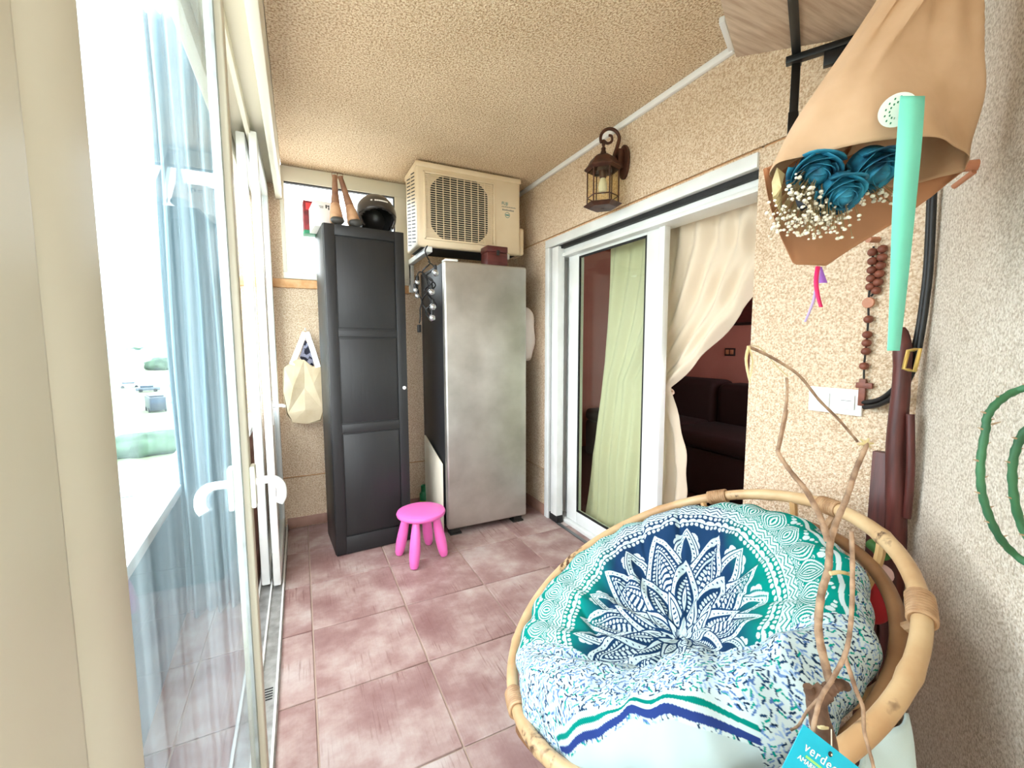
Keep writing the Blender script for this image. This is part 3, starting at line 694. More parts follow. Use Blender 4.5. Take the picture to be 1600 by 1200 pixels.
MB().prism(poly, (0, .004, 0)).build('fan_opening', 'ac_dark', ac)
b = MB().box((GX0, AY0-.012, GZ0), (GX0+.012, AY0+.004, GZ1)).box((GX1-.012, AY0-.012, GZ0), (GX1, AY0+.004, GZ1)).box((GX0, AY0-.012, GZ0), (GX1, AY0+.004, GZ0+.012)).box((GX0, AY0-.012, GZ1-.012), (GX1, AY0+.004, GZ1))
b.build('grille_frame', 'ac_cream', ac, bevel=.003)
b = MB(); n = 28
for k in range(n):
    z = GZ0+.014+(GZ1-GZ0-.028)*(k+.5)/n
    b.box((GX0+.01, AY0-.010, z-.0017), (GX1-.01, AY0-.005, z+.0017))
b.build('grille_wires', 'ac_cream', ac); b = MB()
for k in range(10):
    x = GX0+.03+(GX1-GX0-.06)*k/9; b.box((x-.002, AY0-.013, GZ0+.01), (x+.002, AY0-.009, GZ1-.01))
b.build('grille_uprights', 'ac_cream', ac)
b = MB()
for k in range(20):
    for q in range(2):
        z = AZ0+.03+k*.0235; y = AY0+.05+q*.12
        b.add([(AX0-.0012, y, z), (AX0-.0012, y+.10, z+.02), (AX0-.0012, y+.10, z+.028), (AX0-.0012, y, z+.008)], [(0, 1, 2, 3)])
b.build('side_slots', 'ac_dark', ac)
MB().box((AX1-.002, AY0+.03, AZ0+.01), (AX1+.05, AY0+.2, AZ0+.21)).build('valve_cover', 'ac_cream', ac, bevel=.018, seg=3)
text('lettering', 'FUJI', .030, (AX1-.150, AY0-.001, AZ0+.345), (1, 0, 0), (0, 0, 1), 'print_teal', ac)
b = MB()          # two lines of small print, too fine to read in the photograph
for k in range(13): b.box((AX1-.150+k*.0088, AY0-.001, AZ0+.329), (AX1-.150+k*.0088+.0055, AY0+.001, AZ0+.334+.002*(k % 2)))
for k in range(9): b.box((AX1-.144+k*.0105, AY0-.001, AZ0+.306), (AX1-.144+k*.0105+.0065, AY0+.001, AZ0+.315+.002*(k % 3 == 0)))
b.build('small_print', 'print_grey', ac)
P = [V(AX1-.105+.018*math.cos(a), AY0-.001, AZ0+.277+.018*math.sin(a)) for a in np.linspace(0, 2*math.pi, 24, endpoint=False)]
MB().tube(P, .0016, 6, closed=True).box((AX1-.118, AY0-.0015, AZ0+.273), (AX1-.092, AY0, AZ0+.281)).build('emblem', 'print_teal', ac)
# support brackets of the unit
for k, (x, lb) in enumerate(((AX0+.07, 'white steel bracket under the air conditioner beside the cabinet'), (AX1-.12, 'white steel bracket under the air conditioner behind the wooden box'))):
    br = thing('wall_bracket', (x, FY, AZ0-.05), lb, 'bracket', 'air conditioner brackets')
    MB().box((x-.02, 2.86, AZ0-.04), (x+.02, FY-.001, AZ0-.004)).build('bracket_arm', 'white_alu', br, bevel=.003)
    MB().box((x-.02, FY-.02, AZ0-.25), (x+.02, FY-.001, AZ0-.04)).build('bracket_upright', 'white_alu', br, bevel=.003)
MB_ = MB().box((AX0+.03, 2.92, AZ0-.003), (AX1-.03, 3.18, AZ0+.002)).build('base_pan', 'ac_dark', ac)

# ------------------------------------------------------------------ string of bulbs hanging from the bracket
ll = thing('string_lights', (.80, 2.84, 1.5), 'black cable with clear bulbs hanging from the bracket between cabinet and fridge', 'string lights')
LY = 2.80
def ly(x, y): return at(x, y, 1, LY)
P = smoothpath([ly(668, 384), ly(664, 395), ly(672, 410), ly(660, 425), ly(676, 440), ly(663, 455), ly(678, 470), ly(665, 485), ly(676, 497), ly(668, 440), ly(655, 425), ly(652, 450), ly(658, 468), ly(657, 485), ly(655, 505)], 5)
for i, p in enumerate(P): p.y += .012*math.sin(i*.9)
MB().tube(P, .0045, 7).build('cable', 'cable_black', ll, smooth=True)
P = smoothpath([ly(670, 408), ly(678, 420), ly(666, 432), ly(680, 446), ly(668, 462), ly(682, 478), ly(670, 490), ly(660, 470), ly(672, 450), ly(664, 430)], 5)
for i, p in enumerate(P): p.y += .015*math.cos(i*.7)
MB().tube(P, .0045, 7).build('cable', 'cable_black', ll, smooth=True)
for (x, y) in ((679, 427), (673, 457), (675, 480), (674, 497), (651, 442), (648, 454), (651, 463)):
    p = ly(x, y); p.y -= .02
    o = MB().sphere(p, .0235 if x > 660 else .016, 16, 10).build('bulb', 'bulb_glass', ll, smooth=True)
    MB().lathe([(.011, 0), (.012, .02), (.008, .03)], p+V(0, 0, .02 if x > 660 else .013), 10).build('socket', 'cable_black', o, smooth=True)
p = ly(655, 512); MB().box(p-V(.012, .01, .03), p+V(.012, .01, .02)).build('plug', 'cable_black', ll, bevel=.004)
# ------------------------------------------------------------------ panel, bottle, hanging white bag near the fridge
MB_ = MB().add([(.845, 2.80, 0.002), (.845, 3.24, 0.002), (.845, 3.24, .62), (.845, 2.80, .50), (.857, 2.80, 0.002), (.857, 3.24, 0.002), (.857, 3.24, .62), (.857, 2.80, .50)], [(0,1,2,3),(7,6,5,4),(0,4,5,1),(1,5,6,2),(2,6,7,3),(3,7,4,0)])
pnl = MB().add([(p[0]-.006, p[1], p[2]) for p in MB_.v], MB_.f).build('board', 'panel_white', bevel=.001)
tag(pnl, 'cream board standing against the side of the fridge behind the stool', 'board')
p = at(662, 806, 2, 0.0); bp = at(662, 757, 2, .222); bp.z = 0
bt = thing('spray_bottle', bp, 'green bottle on the floor between cabinet and fridge', 'bottle')
MB().lathe([(.03, 0), (.033, .004), (.033, .15), (.02, .17)], bp, 20).build('bottle_body', 'green_plastic', bt, smooth=True)
MB().lathe([(.022, .168), (.022, .215), (.012, .222)], bp, 16).build('cap', 'green_plastic', bt, smooth=True)
MB().lathe([(.0337, .03), (.0337, .10)], bp, 20).build('label_band', 'yellow_green', bt, smooth=True)
def pil(u, v):
    th = u*2*math.pi; ph = (v-.5)*math.pi
    sx = math.copysign(abs(math.cos(th))**.6, math.cos(th)); sy = math.copysign(abs(math.sin(th))**.6, math.sin(th)); cp = math.cos(ph)**.45
    return V(1.565+.072*cp*sx+.006*math.sin(v*19), 2.98+.11*cp*sy, 1.395+.20*math.sin(ph)+.008*math.sin(u*25))
pw = MB().grid(pil, 28, 20).build('hanging_bag', 'bag_white', smooth=True)
tag(pw, 'puffy white plastic bag hanging on the wall to the right of the fridge', 'bag')

# ------------------------------------------------------------------ tote bag on the far wall
hk = at(477, 516, 1, FY-.02)
tb = thing('tote_bag', (hk.x, FY-.1, .85), 'beige canvas tote bag with white straps hanging by the cabinet', 'bag')
def fw_(x, y, off=.1): return at(x, y, 1, FY-off)
outer = [(443, 575), (442, 600), (444, 625), (448, 648), (458, 660), (480, 662), (502, 658), (507, 640), (505, 610), (504, 585), (503, 573)]
front = MB()
lp = [(444, 574), (443, 612), (450, 646), (476, 606), (475, 562), (462, 562)]
rp = [(475, 562), (476, 606), (497, 632), (506, 640), (505, 600), (503, 572), (488, 573)]
bp_ = [(450, 646), (458, 660), (480, 662), (500, 656), (505, 640), (497, 632), (476, 606)]
def panel(pts, name, m, off0, cen, bul):
    P = [fw_(x, y, off0) for x, y in pts]; c = fw_(cen[0], cen[1], off0+bul)
    mb = MB(); mb.add(P+[c], [(i, (i+1) % len(P), len(P)) for i in range(len(P))]); return mb.build(name, m, tb, thick=.003)
panel(lp, 'front_panel', 'canvas', .11, (458, 605), .015)
panel(rp, 'side_panel', 'canvas', .11, (490, 600), .01)
panel(bp_, 'bottom_panel', 'canvas', .11, (477, 640), .012)
mb = MB(); P = [fw_(x, y, .11) for x, y in outer]; Q = [V(p.x, FY-.012, p.z) for p in P]; n = len(P)
mb.add(P+Q, [(i, i+1, n+i+1, n+i) for i in range(n-1)] + [tuple(range(n, 2*n))]); mb.build('back_panel', 'canvas', tb, thick=.003)
def strap(pts, w, name, m, off):
    mb = MB(); P = [fw_(x, y, o_) for (x, y), o_ in zip(pts, off)]
    for i in range(len(P)-1):
        d = (P[i+1]-P[i]).normalized(); s_ = d.cross(V(0, 1, 0)).normalized()*w/2
        mb.add([P[i]-s_, P[i]+s_, P[i+1]+s_, P[i+1]-s_], [(0, 1, 2, 3)])
    return mb.build(name, m, tb, thick=.004)
strap([(476, 519), (466, 545), (456, 570)], .035, 'strap', 'canvas_white', (.03, .08, .115))
strap([(479, 519), (488, 545), (497, 574)], .035, 'strap', 'canvas_white', (.03, .08, .115))
panel([(477, 530), (468, 558), (474, 566), (490, 572), (488, 552)], 'printed_lining', 'dark_print', .06, (478, 556), .005)
MB().tube([(hk.x, FY, hk.z), (hk.x, FY-.03, hk.z), (hk.x, FY-.034, hk.z+.015)], .004, 8).build('wall_hook', 'white_plastic', tb, smooth=True)

# ------------------------------------------------------------------ pink stool
sc = V(.632, 2.556, 0)
st = thing('kids_stool', sc, 'small pink plastic stool with four round legs in front of the fridge', 'stool')
MB().lathe([(.0, .262), (.10, .262), (.132, .266), (.146, .276), (.149, .287), (.145, .297), (.132, .303), (.10, .305), (0.0, .305)], sc, 48).build('seat', 'pink_plastic', st, smooth=True)
for (x, y) in ((.549, 2.42), (.505, 2.638), (.758, 2.497), (.715, 2.70)):
    top = sc + (V(x, y, 0)-sc)*.62 + V(0, 0, .27); bot = V(x, y, .0)
    ax = (top-bot); L = ax.length
    MB().lathe([(.004, .004), (.02, .006), (.026, .02), (.031, .06), (.0325, .10), (.031, .15), (.027, .21), (.022, L-.02), (.018, L)], bot, 20, ax).build('leg', 'pink_plastic', st, smooth=True)

# ------------------------------------------------------------------ wall lantern
lc = at(942, 285, 0, WX-.125)
lt = thing('wall_lantern', (WX, lc.y, 2.1), 'bronze wall lantern with glass panes above the sliding door', 'lamp')
pl = at(972, 247, 0, WX-.02)
mb = MB(); poly = []
for a in np.linspace(0, 2*math.pi, 24, endpoint=False): poly.append(V(WX, pl.y-.005+.042*math.cos(a), pl.z-.01+.078*math.sin(a)*(1 if math.sin(a) > 0 else 1.35)))
mb.prism(poly, (-.022, 0, 0)).build('wall_plate', 'bronze', lt, bevel=.008)
MB().box((WX-.06, pl.y-.02, pl.z-.06), (WX-.015, pl.y+.01, pl.z+.04)).build('bracket_block', 'bronze', lt, bevel=.006)
hz = at(942, 243, 0, WX-.125).z; bz = at(942, 325, 0, WX-.125).z
topz = at(946, 199, 0, WX-.125).z
wk = V(WX-.05, pl.y, pl.z-.02)
H0 = V(lc.x, lc.y, hz)
dirw = (V(wk.x, wk.y, 0)-V(lc.x, lc.y, 0)); dirw.normalize()
rr = .052; cs = H0 + V(0, 0, topz-hz-rr) + dirw*.035
P = [wk, wk - dirw*.02 + V(0, 0, .02), wk - dirw*.005 + V(0, 0, .07)]
for a in np.linspace(0, math.pi*1.12, 10): P.append(cs + dirw*rr*math.cos(a) + V(0, 0, rr*math.sin(a)))
P += [H0+V(0, 0, .075), H0+V(0, 0, .062)+dirw*.022, H0+V(0, 0, .075)+dirw*.046, H0+V(0, 0, .10)+dirw*.044, H0+V(0, 0, .104)+dirw*.028]
P = smoothpath(P, 4); MB().tube(P, [.0105-.004*i/len(P) for i in range(len(P))], 10).build('scroll_arm', 'bronze', lt, smooth=True)
MB().lathe([(.006, .07), (.010, .055), (.006, .045), (.013, .035), (.011, .025), (.017, .012), (.02, 0)], H0, 14).build('finial', 'bronze', lt, smooth=True)
R6 = .088
def hexring(z, r, ph=.3): return [V(lc.x+r*math.cos(ph+k*math.pi/3), lc.y+r*math.sin(ph+k*math.pi/3), z) for k in range(6)]
mb = MB(); rs = [(.018, hz+.0), (.045, hz-.008), (.068, hz-.024), (.083, hz-.05), (.10, hz-.066), (.10, hz-.072), (R6-.004, hz-.082)]
vs = []; fs = []
for r_, z_ in rs: vs += hexring(z_, r_)
for i in range(len(rs)-1):
    for k in range(6): fs.append((i*6+k, i*6+(k+1) % 6, i*6+6+(k+1) % 6, i*6+6+k))
fs.append(tuple(range(6))); mb.add(vs, fs).build('roof', 'bronze', lt, thick=.004)
zt, zb = hz-.082, bz+.022
mb = MB(); vs = hexring(zb, R6)+hexring(zb-.006, R6+.018)+hexring(bz, R6-.012)+hexring(bz, .01)
mb.add(vs, [tuple(range(6))]+[(i*6+k, i*6+(k+1) % 6, i*6+6+(k+1) % 6, i*6+6+k) for i in range(3) for k in range(6)]).build('base', 'bronze', lt)
ta, tb2 = hexring(zt, R6-.004), hexring(zb, R6-.004)
for k in range(6):
    MB().tube([tb2[k], ta[k]], .0042, 6).build('upright', 'bronze', lt)
for k in range(6):
    a, b_, c_, d_ = tb2[k], tb2[(k+1) % 6], ta[(k+1) % 6], ta[k]
    MB().add([a*.97+V(lc.x, lc.y, a.z)*.03 for a in (a, b_, c_, d_)], [(0, 1, 2, 3)]).build('pane', 'glass_lantern', lt)
hb = zb+.035
mb = MB()
for k in range(6): mb.tube([hexring(hb, R6-.004)[k], hexring(hb, R6-.004)[(k+1) % 6]], .0035, 6)
mb.build('cross_bar', 'bronze', lt)
MB().lathe([(.02, zt-.0), (.02, zt-.03), (.016, zt-.04)], V(lc.x, lc.y, 0), 16).build('lamp_holder', 'bronze', lt, smooth=True)
MB().lathe([(.012, zt-.035), (.02, zt-.06), (.024, zt-.085), (.02, zt-.11), (.005, zt-.12)], V(lc.x, lc.y, 0), 18).build('bulb', 'bulb_white', lt, smooth=True)

# ------------------------------------------------------------------ switch plate on the wall
p0 = at(1267, 602, 0, WX); p1 = at(1348, 650, 0, WX)
sw = thing('wall_socket', (WX, (p0.y+p1.y)/2, p1.z), 'white double switch and socket plate under the rosary', 'switch')
MB().box((WX-.010, p1.y, p1.z-.002), (WX, p0.y, p0.z-.002)).build('plate', 'white_plastic', sw, bevel=.003)
L = p0.y-p1.y; zc = (p0.z+p1.z)/2-.002
for k, cy_ in enumerate((p0.y-L*.28, p0.y-L*.74)):
    MB().box((WX-.016, cy_-.024, zc-.024), (WX-.009, cy_+.024, zc+.024)).build(('rocker', 'socket_face')[k], 'white_plastic', sw, bevel=.002)
MB().box((WX-.0165, p0.y-L*.74-.016, zc+.004), (WX-.0155, p0.y-L*.74+.016, zc+.006)).build('slot', 'print_grey', sw)

# ------------------------------------------------------------------ wooden shelf on the near wall
P1 = at(1150, 90, 2, 2.2); P3 = at(1125, 0, 2, 2.2); P2 = at(1385, 50, 2, 2.2)
dA = (P2-P1).normalized(); dB = (P3-P1).normalized()
def towall(p): return p + dA*((NWD-.004-NWN.dot(p))/NWN.dot(dA))
Q1 = P1; Q2 = P1 + dA*.50; Q4 = P1 + dB*.62; Q3 = towall(Q4)
sh = thing('wall_shelf', (Q1+Q2+Q3+Q4)/4, 'pale wooden shelf on black steel brackets near the ceiling', 'shelf')
MB().prism([Q1, Q2, Q3, Q4], (0, 0, .022)).build('shelf_board', 'shelf_wood', sh, bevel=.002)
a0 = at(1245, 85, 2, 2.2); 
MB().obox(a0 + dB*.28 + V(0, 0, -.006), dB*.33, dA*.012, V(0, 0, .005)).build('underside_rail', 'black_steel', sh, bevel=.001)
e0 = at(1228, 97, 2, 2.18); e1 = at(1350, 58, 2, 2.18); ed = (e1-e0).normalized()
MB().obox((e0+e0+ed*.46)/2 , ed*.23, V(-ed.y, ed.x, 0)*.012, V(0, 0, .010)).build('bracket_arm', 'black_steel', sh, bevel=.002)
pz = dep(1246, 215, 1.0); 
MB().obox(V(a0.x, a0.y, 2.05), dB*.010, dA*.012, V(0, 0, .14)).build('bracket_post', 'black_steel', sh, bevel=.002)
MB().obox(V(a0.x, a0.y, 1.93), dB*.012, dA*.014, V(0, 0, .10)).build('bracket_sleeve', 'black_steel', sh, bevel=.002)
MB().obox(e0+ed*.13+V(0, 0, -.028), ed*.035, V(-ed.y, ed.x, 0)*.009, V(0, 0, .022)).build('bracket_gusset', 'black_steel', sh, bevel=.002)

# ------------------------------------------------------------------ papasan chair
KR = 1.66
RC = EYE + (V(.548, .489, .901)-EYE.xy.to_3d()-V(0, 0, EYE.z))*KR
RR = .309*KR
RNn = V(-.393, .224, .891).normalized()
_m = CR.cross(ray(1060, 1120)); EU = RNn.cross(_m).normalized()
if EU.dot(CR) < 0: EU = -EU
EV = RNn.cross(EU)
def ring(t, r=1.0, h=0.0): return RC + (EU*math.cos(t)+EV*math.sin(t))*RR*r + RNn*h
floorc = V(RC.x+.05, RC.y-.04, 0)
ch = thing('papasan_chair', (RC.x, RC.y, 0), 'round rattan papasan chair with a tilted bowl frame', 'chair')
n = 120; trad = []
for k in range(n): trad.append(.0176 + .0012*math.sin(6*math.pi*k/n) + (.0022 if k % 15 == 4 else 0))
o = MB().tube([ring(2*math.pi*k/n) for k in range(n)], trad, 16, closed=True).build('rim', 'rattan_pale', ch, smooth=True)
MB().tube([ring(2*math.pi*k/n, .90, -.055) for k in range(n)], .016, 12, closed=True).build('inner_ring', 'rattan_dark', ch, smooth=True)
MB().tube([ring(2*math.pi*k/60, .62, -.20) for k in range(60)], .011, 10, closed=True).build('middle_ring', 'rattan_dark', ch, smooth=True)
MB().tube([ring(2*math.pi*k/40, .28, -.27) for k in range(40)], .011, 10, closed=True).build('bottom_ring', 'rattan_dark', ch, smooth=True)
for k in range(10):
    t = 2*math.pi*k/10+.2
    MB().tube(smoothpath([ring(t, .985, -.01), ring(t, .90, -.078), ring(t, .62, -.222), ring(t, .28, -.290), ring(t, .05, -.295)], 4), .011, 8).build('bowl_rib', 'rattan', ch, smooth=True)
def ringang(x, y):
    best = None
    for k in range(720):
        a = 2*math.pi*k/720; d = ring(a)-EYE; q = d.dot(CW)
        e_ = (800+F*d.dot(CR)/q-x)**2+(600-F*d.dot(CU)/q-y)**2
        if best is None or e_ < best[0]: best = (e_, a)
    return best[1]
wraps = [ringang(*p) for p in ((1122, 775), (1297, 792), (1444, 950), (812, 1095), (1010, 1290))]
for a in wraps:
    mb = MB()
    for q in range(9):
        aa = a+(q-4)*.0145; cpt = ring(aa); tg = (ring(aa+.01)-ring(aa-.01)).normalized(); s1 = RNn; s2 = tg.cross(s1).normalized()
        mb.tube([cpt+(s1*math.cos(x)+s2*math.sin(x))*.0205 for x in np.linspace(0, 2*math.pi, 18, endpoint=False)], .0042, 6, closed=True)
    mb.tube([ring(a, 1.0, -.03), ring(a, .90, -.055)], .011, 8)
    mb.build('binding', 'rattan_wrap', ch, smooth=True)
# base drum
def bring(z, r, n=48): return [V(floorc.x+r*math.cos(2*math.pi*k/n), floorc.y+r*math.sin(2*math.pi*k/n), z) for k in range(n)]
MB().tube(bring(.02, .30), .018, 10, closed=True).build('base_ring', 'rattan_dark', ch, smooth=True)
MB().tube(bring(.20, .22), .016, 10, closed=True).build('base_ring', 'rattan_dark', ch, smooth=True)
for k in range(8):
    a = 2*math.pi*k/8; MB().tube([V(floorc.x+.30*math.cos(a), floorc.y+.30*math.sin(a), .03), V(floorc.x+.22*math.cos(a+.35), floorc.y+.22*math.sin(a+.35), .21)], .012, 8).build('base_strut', 'rattan_dark', ch, smooth=True)
q0 = ring(math.radians(-160), .97, -.05)
lo = [q0, q0+V(-.02, -.02, -.12), V(q0.x-.01, q0.y-.03, .16), V(floorc.x-.25, floorc.y-.08, .05)]
MB().tube(smoothpath(lo, 6), .011, 8).build('side_loop', 'rattan_dark', ch, smooth=True)

# ---- cushion with a printed mandala cover
def cushion():
    NT, NR = 1500, 430
    prof = np.array([(0, -.062), (.05, -.060), (.12, -.045), (.20, -.012), (.27, .022), (.335, .046), (.385, .058), (.425, .050), (.452, .022), (.460, -.016), (.450, -.05), (.42, -.09), (.34, -.14), (.22, -.18), (0.0, -.195)])
    # arclength resample of the profile (fine on the visible part)
    seg = np.r_[0, np.cumsum(np.hypot(np.diff(prof[:, 0]), np.diff(prof[:, 1])))]
    from_top = seg[11]
    s_all = np.r_[np.linspace(0, from_top, NR-14), np.linspace(from_top, seg[-1], 15)[1:]]
    def cr(vals, s):
        # smooth (monotone-ish) interpolation through small-window averaging of linear interpolation
        out = np.zeros_like(s); wts = 0
        for d in np.linspace(-.028, .028, 9):
            out += np.interp(np.abs(s+d), seg, vals); wts += 1
        return out/wts
    rho = cr(prof[:, 0], s_all); hh = cr(prof[:, 1], s_all); rho[0] = 0.0005; rho[-1] = 0.0005
    th = np.linspace(0, 2*np.pi, NT, endpoint=False)
    Rg, Tg = np.meshgrid(rho, th, indexing='ij'); Hg = np.repeat(hh[:, None], NT, 1); Sg = np.repeat(s_all[:, None], NT, 1)
    k = RR/.513
    U = Rg*np.cos(Tg); Vv = Rg*np.sin(Tg)
    # puckers: tufts and radial pulls, a soft front roll
    top = np.clip(1-(Sg/from_top)**6, 0, 1)
    tuft = np.exp(-(Rg/.07)**2)
    Hg = Hg - .03*tuft
    pull = np.sin(Tg*9+.6*np.sin(Tg*2)) * np.clip(Rg/.10, 0, 1)*np.clip((.45-Rg)/.2, 0, 1)
    Hg = Hg + top*(.010*pull + .004*np.sin(Tg*23+Rg*30)*np.clip(Rg/.15, 0, 1))
    front = np.clip((-Vv-.185)/.07, 0, 1)*np.clip((.45-Rg)/.05, 0, 1)
    Hg = Hg + top*.045*front*(1+.25*np.sin(U*22))
    crease = np.exp(-((Vv+.19+.015*np.sin(U*14))/.016)**2)*np.clip((.40-Rg)/.1, 0, 1)
    Hg = Hg - top*.022*crease
    Hg = Hg + top*.0035*np.sin(U*75+3*np.sin(U*9))*np.clip((-Vv-.27)/.05, 0, 1)
    for (cx_, cy_, ang, ln) in ((-.16, .12, 1.2, .12), (.12, .2, 1.0, .14), (.2, .02, 2.4, .1), (-.24, -.02, 2.2, .1), (.03, .3, 1.55, .12), (-.1, .3, 1.7, .12)):
        dx, dy = U-cx_, Vv-cy_; a = dx*np.cos(ang)+dy*np.sin(ang); c = -dx*np.sin(ang)+dy*np.cos(ang)
        Hg = Hg - top*.011*np.exp(-(c/.009)**2-(a/ln)**2)
    Rw = 1+.014*np.sin(Tg*13+.7)*np.clip((Rg-.3)/.12, 0, 1)+.008*np.sin(Tg*29)*np.clip((Rg-.3)/.12, 0, 1)
    U2, V2 = U*Rw-.028, Vv*Rw-.030
    P = (np.array(RC)[None, None] + (U2*k)[..., None]*np.array(EU) + (V2*k)[..., None]*np.array(EV) + (Hg*k)[..., None]*np.array(RNn))
    # ---------------- cloth coordinates (follow the surface), centre of the print
    cs = np.where(Rg > 1e-3, Sg/np.maximum(Rg, 1e-3), 1)
    cu = Sg*np.cos(Tg)-MC[0]; cv = Sg*np.sin(Tg)-MC[1]
    W = np.array([.50, .60, .61]); NAVY = np.array([.010, .036, .095]); TEAL = np.array([.0, .205, .165]); BLUE = np.array([.07, .14, .32])
    M = MR
    r = np.hypot(cu, cv*np.where(cv > 0, .80, 1.0)); t = np.arctan2(cv, cu)
    ink = np.zeros(r.shape, bool)
    def sector(kf, ph):
        a = (t+ph) % (2*np.pi/kf); return a-np.pi/kf
    def petals(kf, ph, r0, r1, fat, style):
        a = sector(kf, ph); s = (r-r0)/(r1-r0); ok = (s > 0) & (s < 1); sc_ = np.clip(s, 1e-4, 1-1e-4)
        half = fat*np.pi/kf*r1*.62*np.sin(np.pi*sc_**.85)**.85*(1-.1*sc_)          # half width in metres
        e = (half-np.abs(a)*np.maximum(r, .3*r1))*.92; ins = ok & (e > 0); L = r1-r0
        def row(e0, sp, rad):
            f = ((s*L/sp) % 1-.5)*sp; return f*f+(e-e0)**2 < rad*rad
        if style == 0:
            val = (e < .0036) | row(.0105, .0125, .0019) | ((e > .0165) & (e < .0195)) | ((e > .0195) & ~row(.0255, .0095, .0032))
            core = e > .031; val = np.where(core, (e > .034) & ~row(.041, .011, .004) & ((e < .047) | (np.sin(s*L*420) > .2)), val)
        elif style == 1:
            val = ((e/.0095) % 1) < .5
        else:
            val = (e < .0032) | ((e > .008) & (e < .0105)) | row(.0155, .010, .0022) | (e > .021)
        ink[ins] = val[ins]
    def band(r0, r1, fn):
        s = (r-r0)/(r1-r0); ok = (s >= 0) & (s < 1); v = fn(s, r1-r0); ink[ok] = v[ok]
    def dots(s, h):
        kf = max(6, int(2*np.pi*M*.75/(h*1.05))); a = sector(kf, 0)*kf/np.pi; return a**2+((s-.5)*2)**2 > .52
    def zig(s, h):
        kf = 60; a = np.abs(sector(kf, 0))*kf/np.pi; return np.abs(((s*1.0-.45*a)*2.4) % 1-.5) < .17
    def scal(s, h):
        kf = 72; a = sector(kf, 0)*kf/np.pi; return s > .2+.7*np.sqrt(np.clip(1-a**2, 0, 1))
    full = lambda s, h: np.ones_like(s, bool)
    none = lambda s, h: np.zeros_like(s, bool)
    band(0, M*.66, full)
    a = sector(9, .35)*9/np.pi
    for rr_, ww in ((.56, .016), (.60, .011), (.50, .010)):                            # white blossoms between the petals
        for off_ in (-.22, 0, .22):
            ink[((a-off_)*np.pi/9*r)**2+(r-M*(rr_-.02*abs(off_)/.22))**2 < ww**2] = False
    petals(9, .35, M*.34, M*.645, .62, 2)
    petals(9, 0, M*.04, M*.645, 1.12, 0)
    petals(9, .35, M*.04, M*.44, .95, 0)
    petals(9, 0, M*.02, M*.27, .8, 2)
    petals(9, .35, M*.0, M*.15, .8, 1)
    band(M*.65, M*.685, dots); band(M*.685, M*.715, scal); band(M*.715, M*.748, dots); band(M*.748, M*.757, none)
    band(M*.757, M*.812, zig); band(M*.812, M*.83, dots)
    band(M*.83, M*1.06, full)
    petals(30, .1+np.pi/30, M*.815, M*.93, 1.5, 1); petals(30, .1, M*.815, M*.975, 1.7, 1)
    a = sector(30, .1+np.pi/30)*np.pi/30*0+sector(30, .1+np.pi/30)
    for off_, rf, rad in ((0, .955, .0085), (.032, .975, .0058), (-.032, .975, .0058), (.06, .99, .004), (-.06, .99, .004)):
        ink[((a-off_)*r)**2+(r-M*rf)**2 < rad**2] = False
    band(M*1.012, M*1.036, none)
    a = sector(70, 0)*70/np.pi; edge = M*(1.052+.040*np.sqrt(np.clip(1-a**2, 0, 1)))
    ink = np.where(r > M*1.036, r < edge, ink)
    inside = (r < edge) & (cv > -.150+.016*np.sin(cu*16+.5))
    gg = np.clip((np.abs(cu+.01)/M-.42)/.22, 0, 1)[..., None]
    gg = np.where((r/M > .82)[..., None], np.clip((np.abs(cu)/M-.15)/.2, 0, 1)[..., None], gg)
    inkcol = NAVY*(1-gg) + TEAL*gg
    col = np.where(ink[..., None], inkcol, W)
    # small flower print around it
    fine = ~inside
    cell = .0092
    base = np.broadcast_to(W, col.shape).copy()
    gx, gy = cu/cell, cv/cell; ix, iy = np.floor(gx).astype(int), np.floor(gy).astype(int)
    def hsh(a, b, c):
        x = (a*374761393 + b*668265263 + c*2147483647) & 0xffffffff; x = ((x ^ (x >> 13))*1274126177) & 0xffffffff; return ((x ^ (x >> 16)) & 0xffff)/65535.
    fm = fine.ravel(); fx, fy, fix, fiy = gx.ravel()[fm], gy.ravel()[fm], ix.ravel()[fm], iy.ravel()[fm]
    cbuf = base.reshape(-1, 3)[fm]
    pal = np.array([NAVY, BLUE, [.12, .22, .44], TEAL*1.2, NAVY*.6, [.28, .40, .60]])
    for ox in (-1, 0, 1):
        for oy in (-1, 0, 1):
            jx, jy = fix+ox, fiy+oy
            px, py = jx+hsh(jx, jy, 1), jy+hsh(jx, jy, 2); an = hsh(jx, jy, 3)*np.pi
            dx, dy = fx-px, fy-py; aa = dx*np.cos(an)+dy*np.sin(an); cc_ = -dx*np.sin(an)+dy*np.cos(an)+.25*np.sin(aa*4)
            hit = (aa/.56)**2+(cc_/.23)**2 < 1
            pc = pal[(hsh(jx, jy, 4)*5.999).astype(int)]
            cbuf[hit] = pc[hit]
    base.reshape(-1, 3)[fm] = cbuf
    col = np.where(fine[..., None], base, col)
    # lower border: teal line, white, navy stripe, then plain cloth
    bl = cv - BV - .018*np.sin(cu*9+.6)
    plain = (bl < 0) & (np.abs(cu-.01) < .21+.3*np.clip(-bl, 0, 1))
    for lo_, hi_, c_ in ((-.004, .004, W), (-.012, -.004, TEAL*.9), (-.020, -.012, W), (-.031, -.020, np.array([.02, .04, .17]))):
        q = (bl < hi_+.004) & (bl >= lo_+.004) & (np.abs(cu-.01) < .225)
        col = np.where(q[..., None], c_, col)
    col = np.where(((bl < -.032) & plain)[..., None], np.array([.42, .52, .525]), col)
    nv_ = NT*NR
    me = bpy.data.meshes.new('cushion_pad'); org = ORG[CUS.name]
    co = (P.reshape(-1, 3)-np.array(org)).astype(np.float32)
    i = np.arange(NR-1)[:, None]*NT; j = np.arange(NT)[None]; j2 = (j+1) % NT
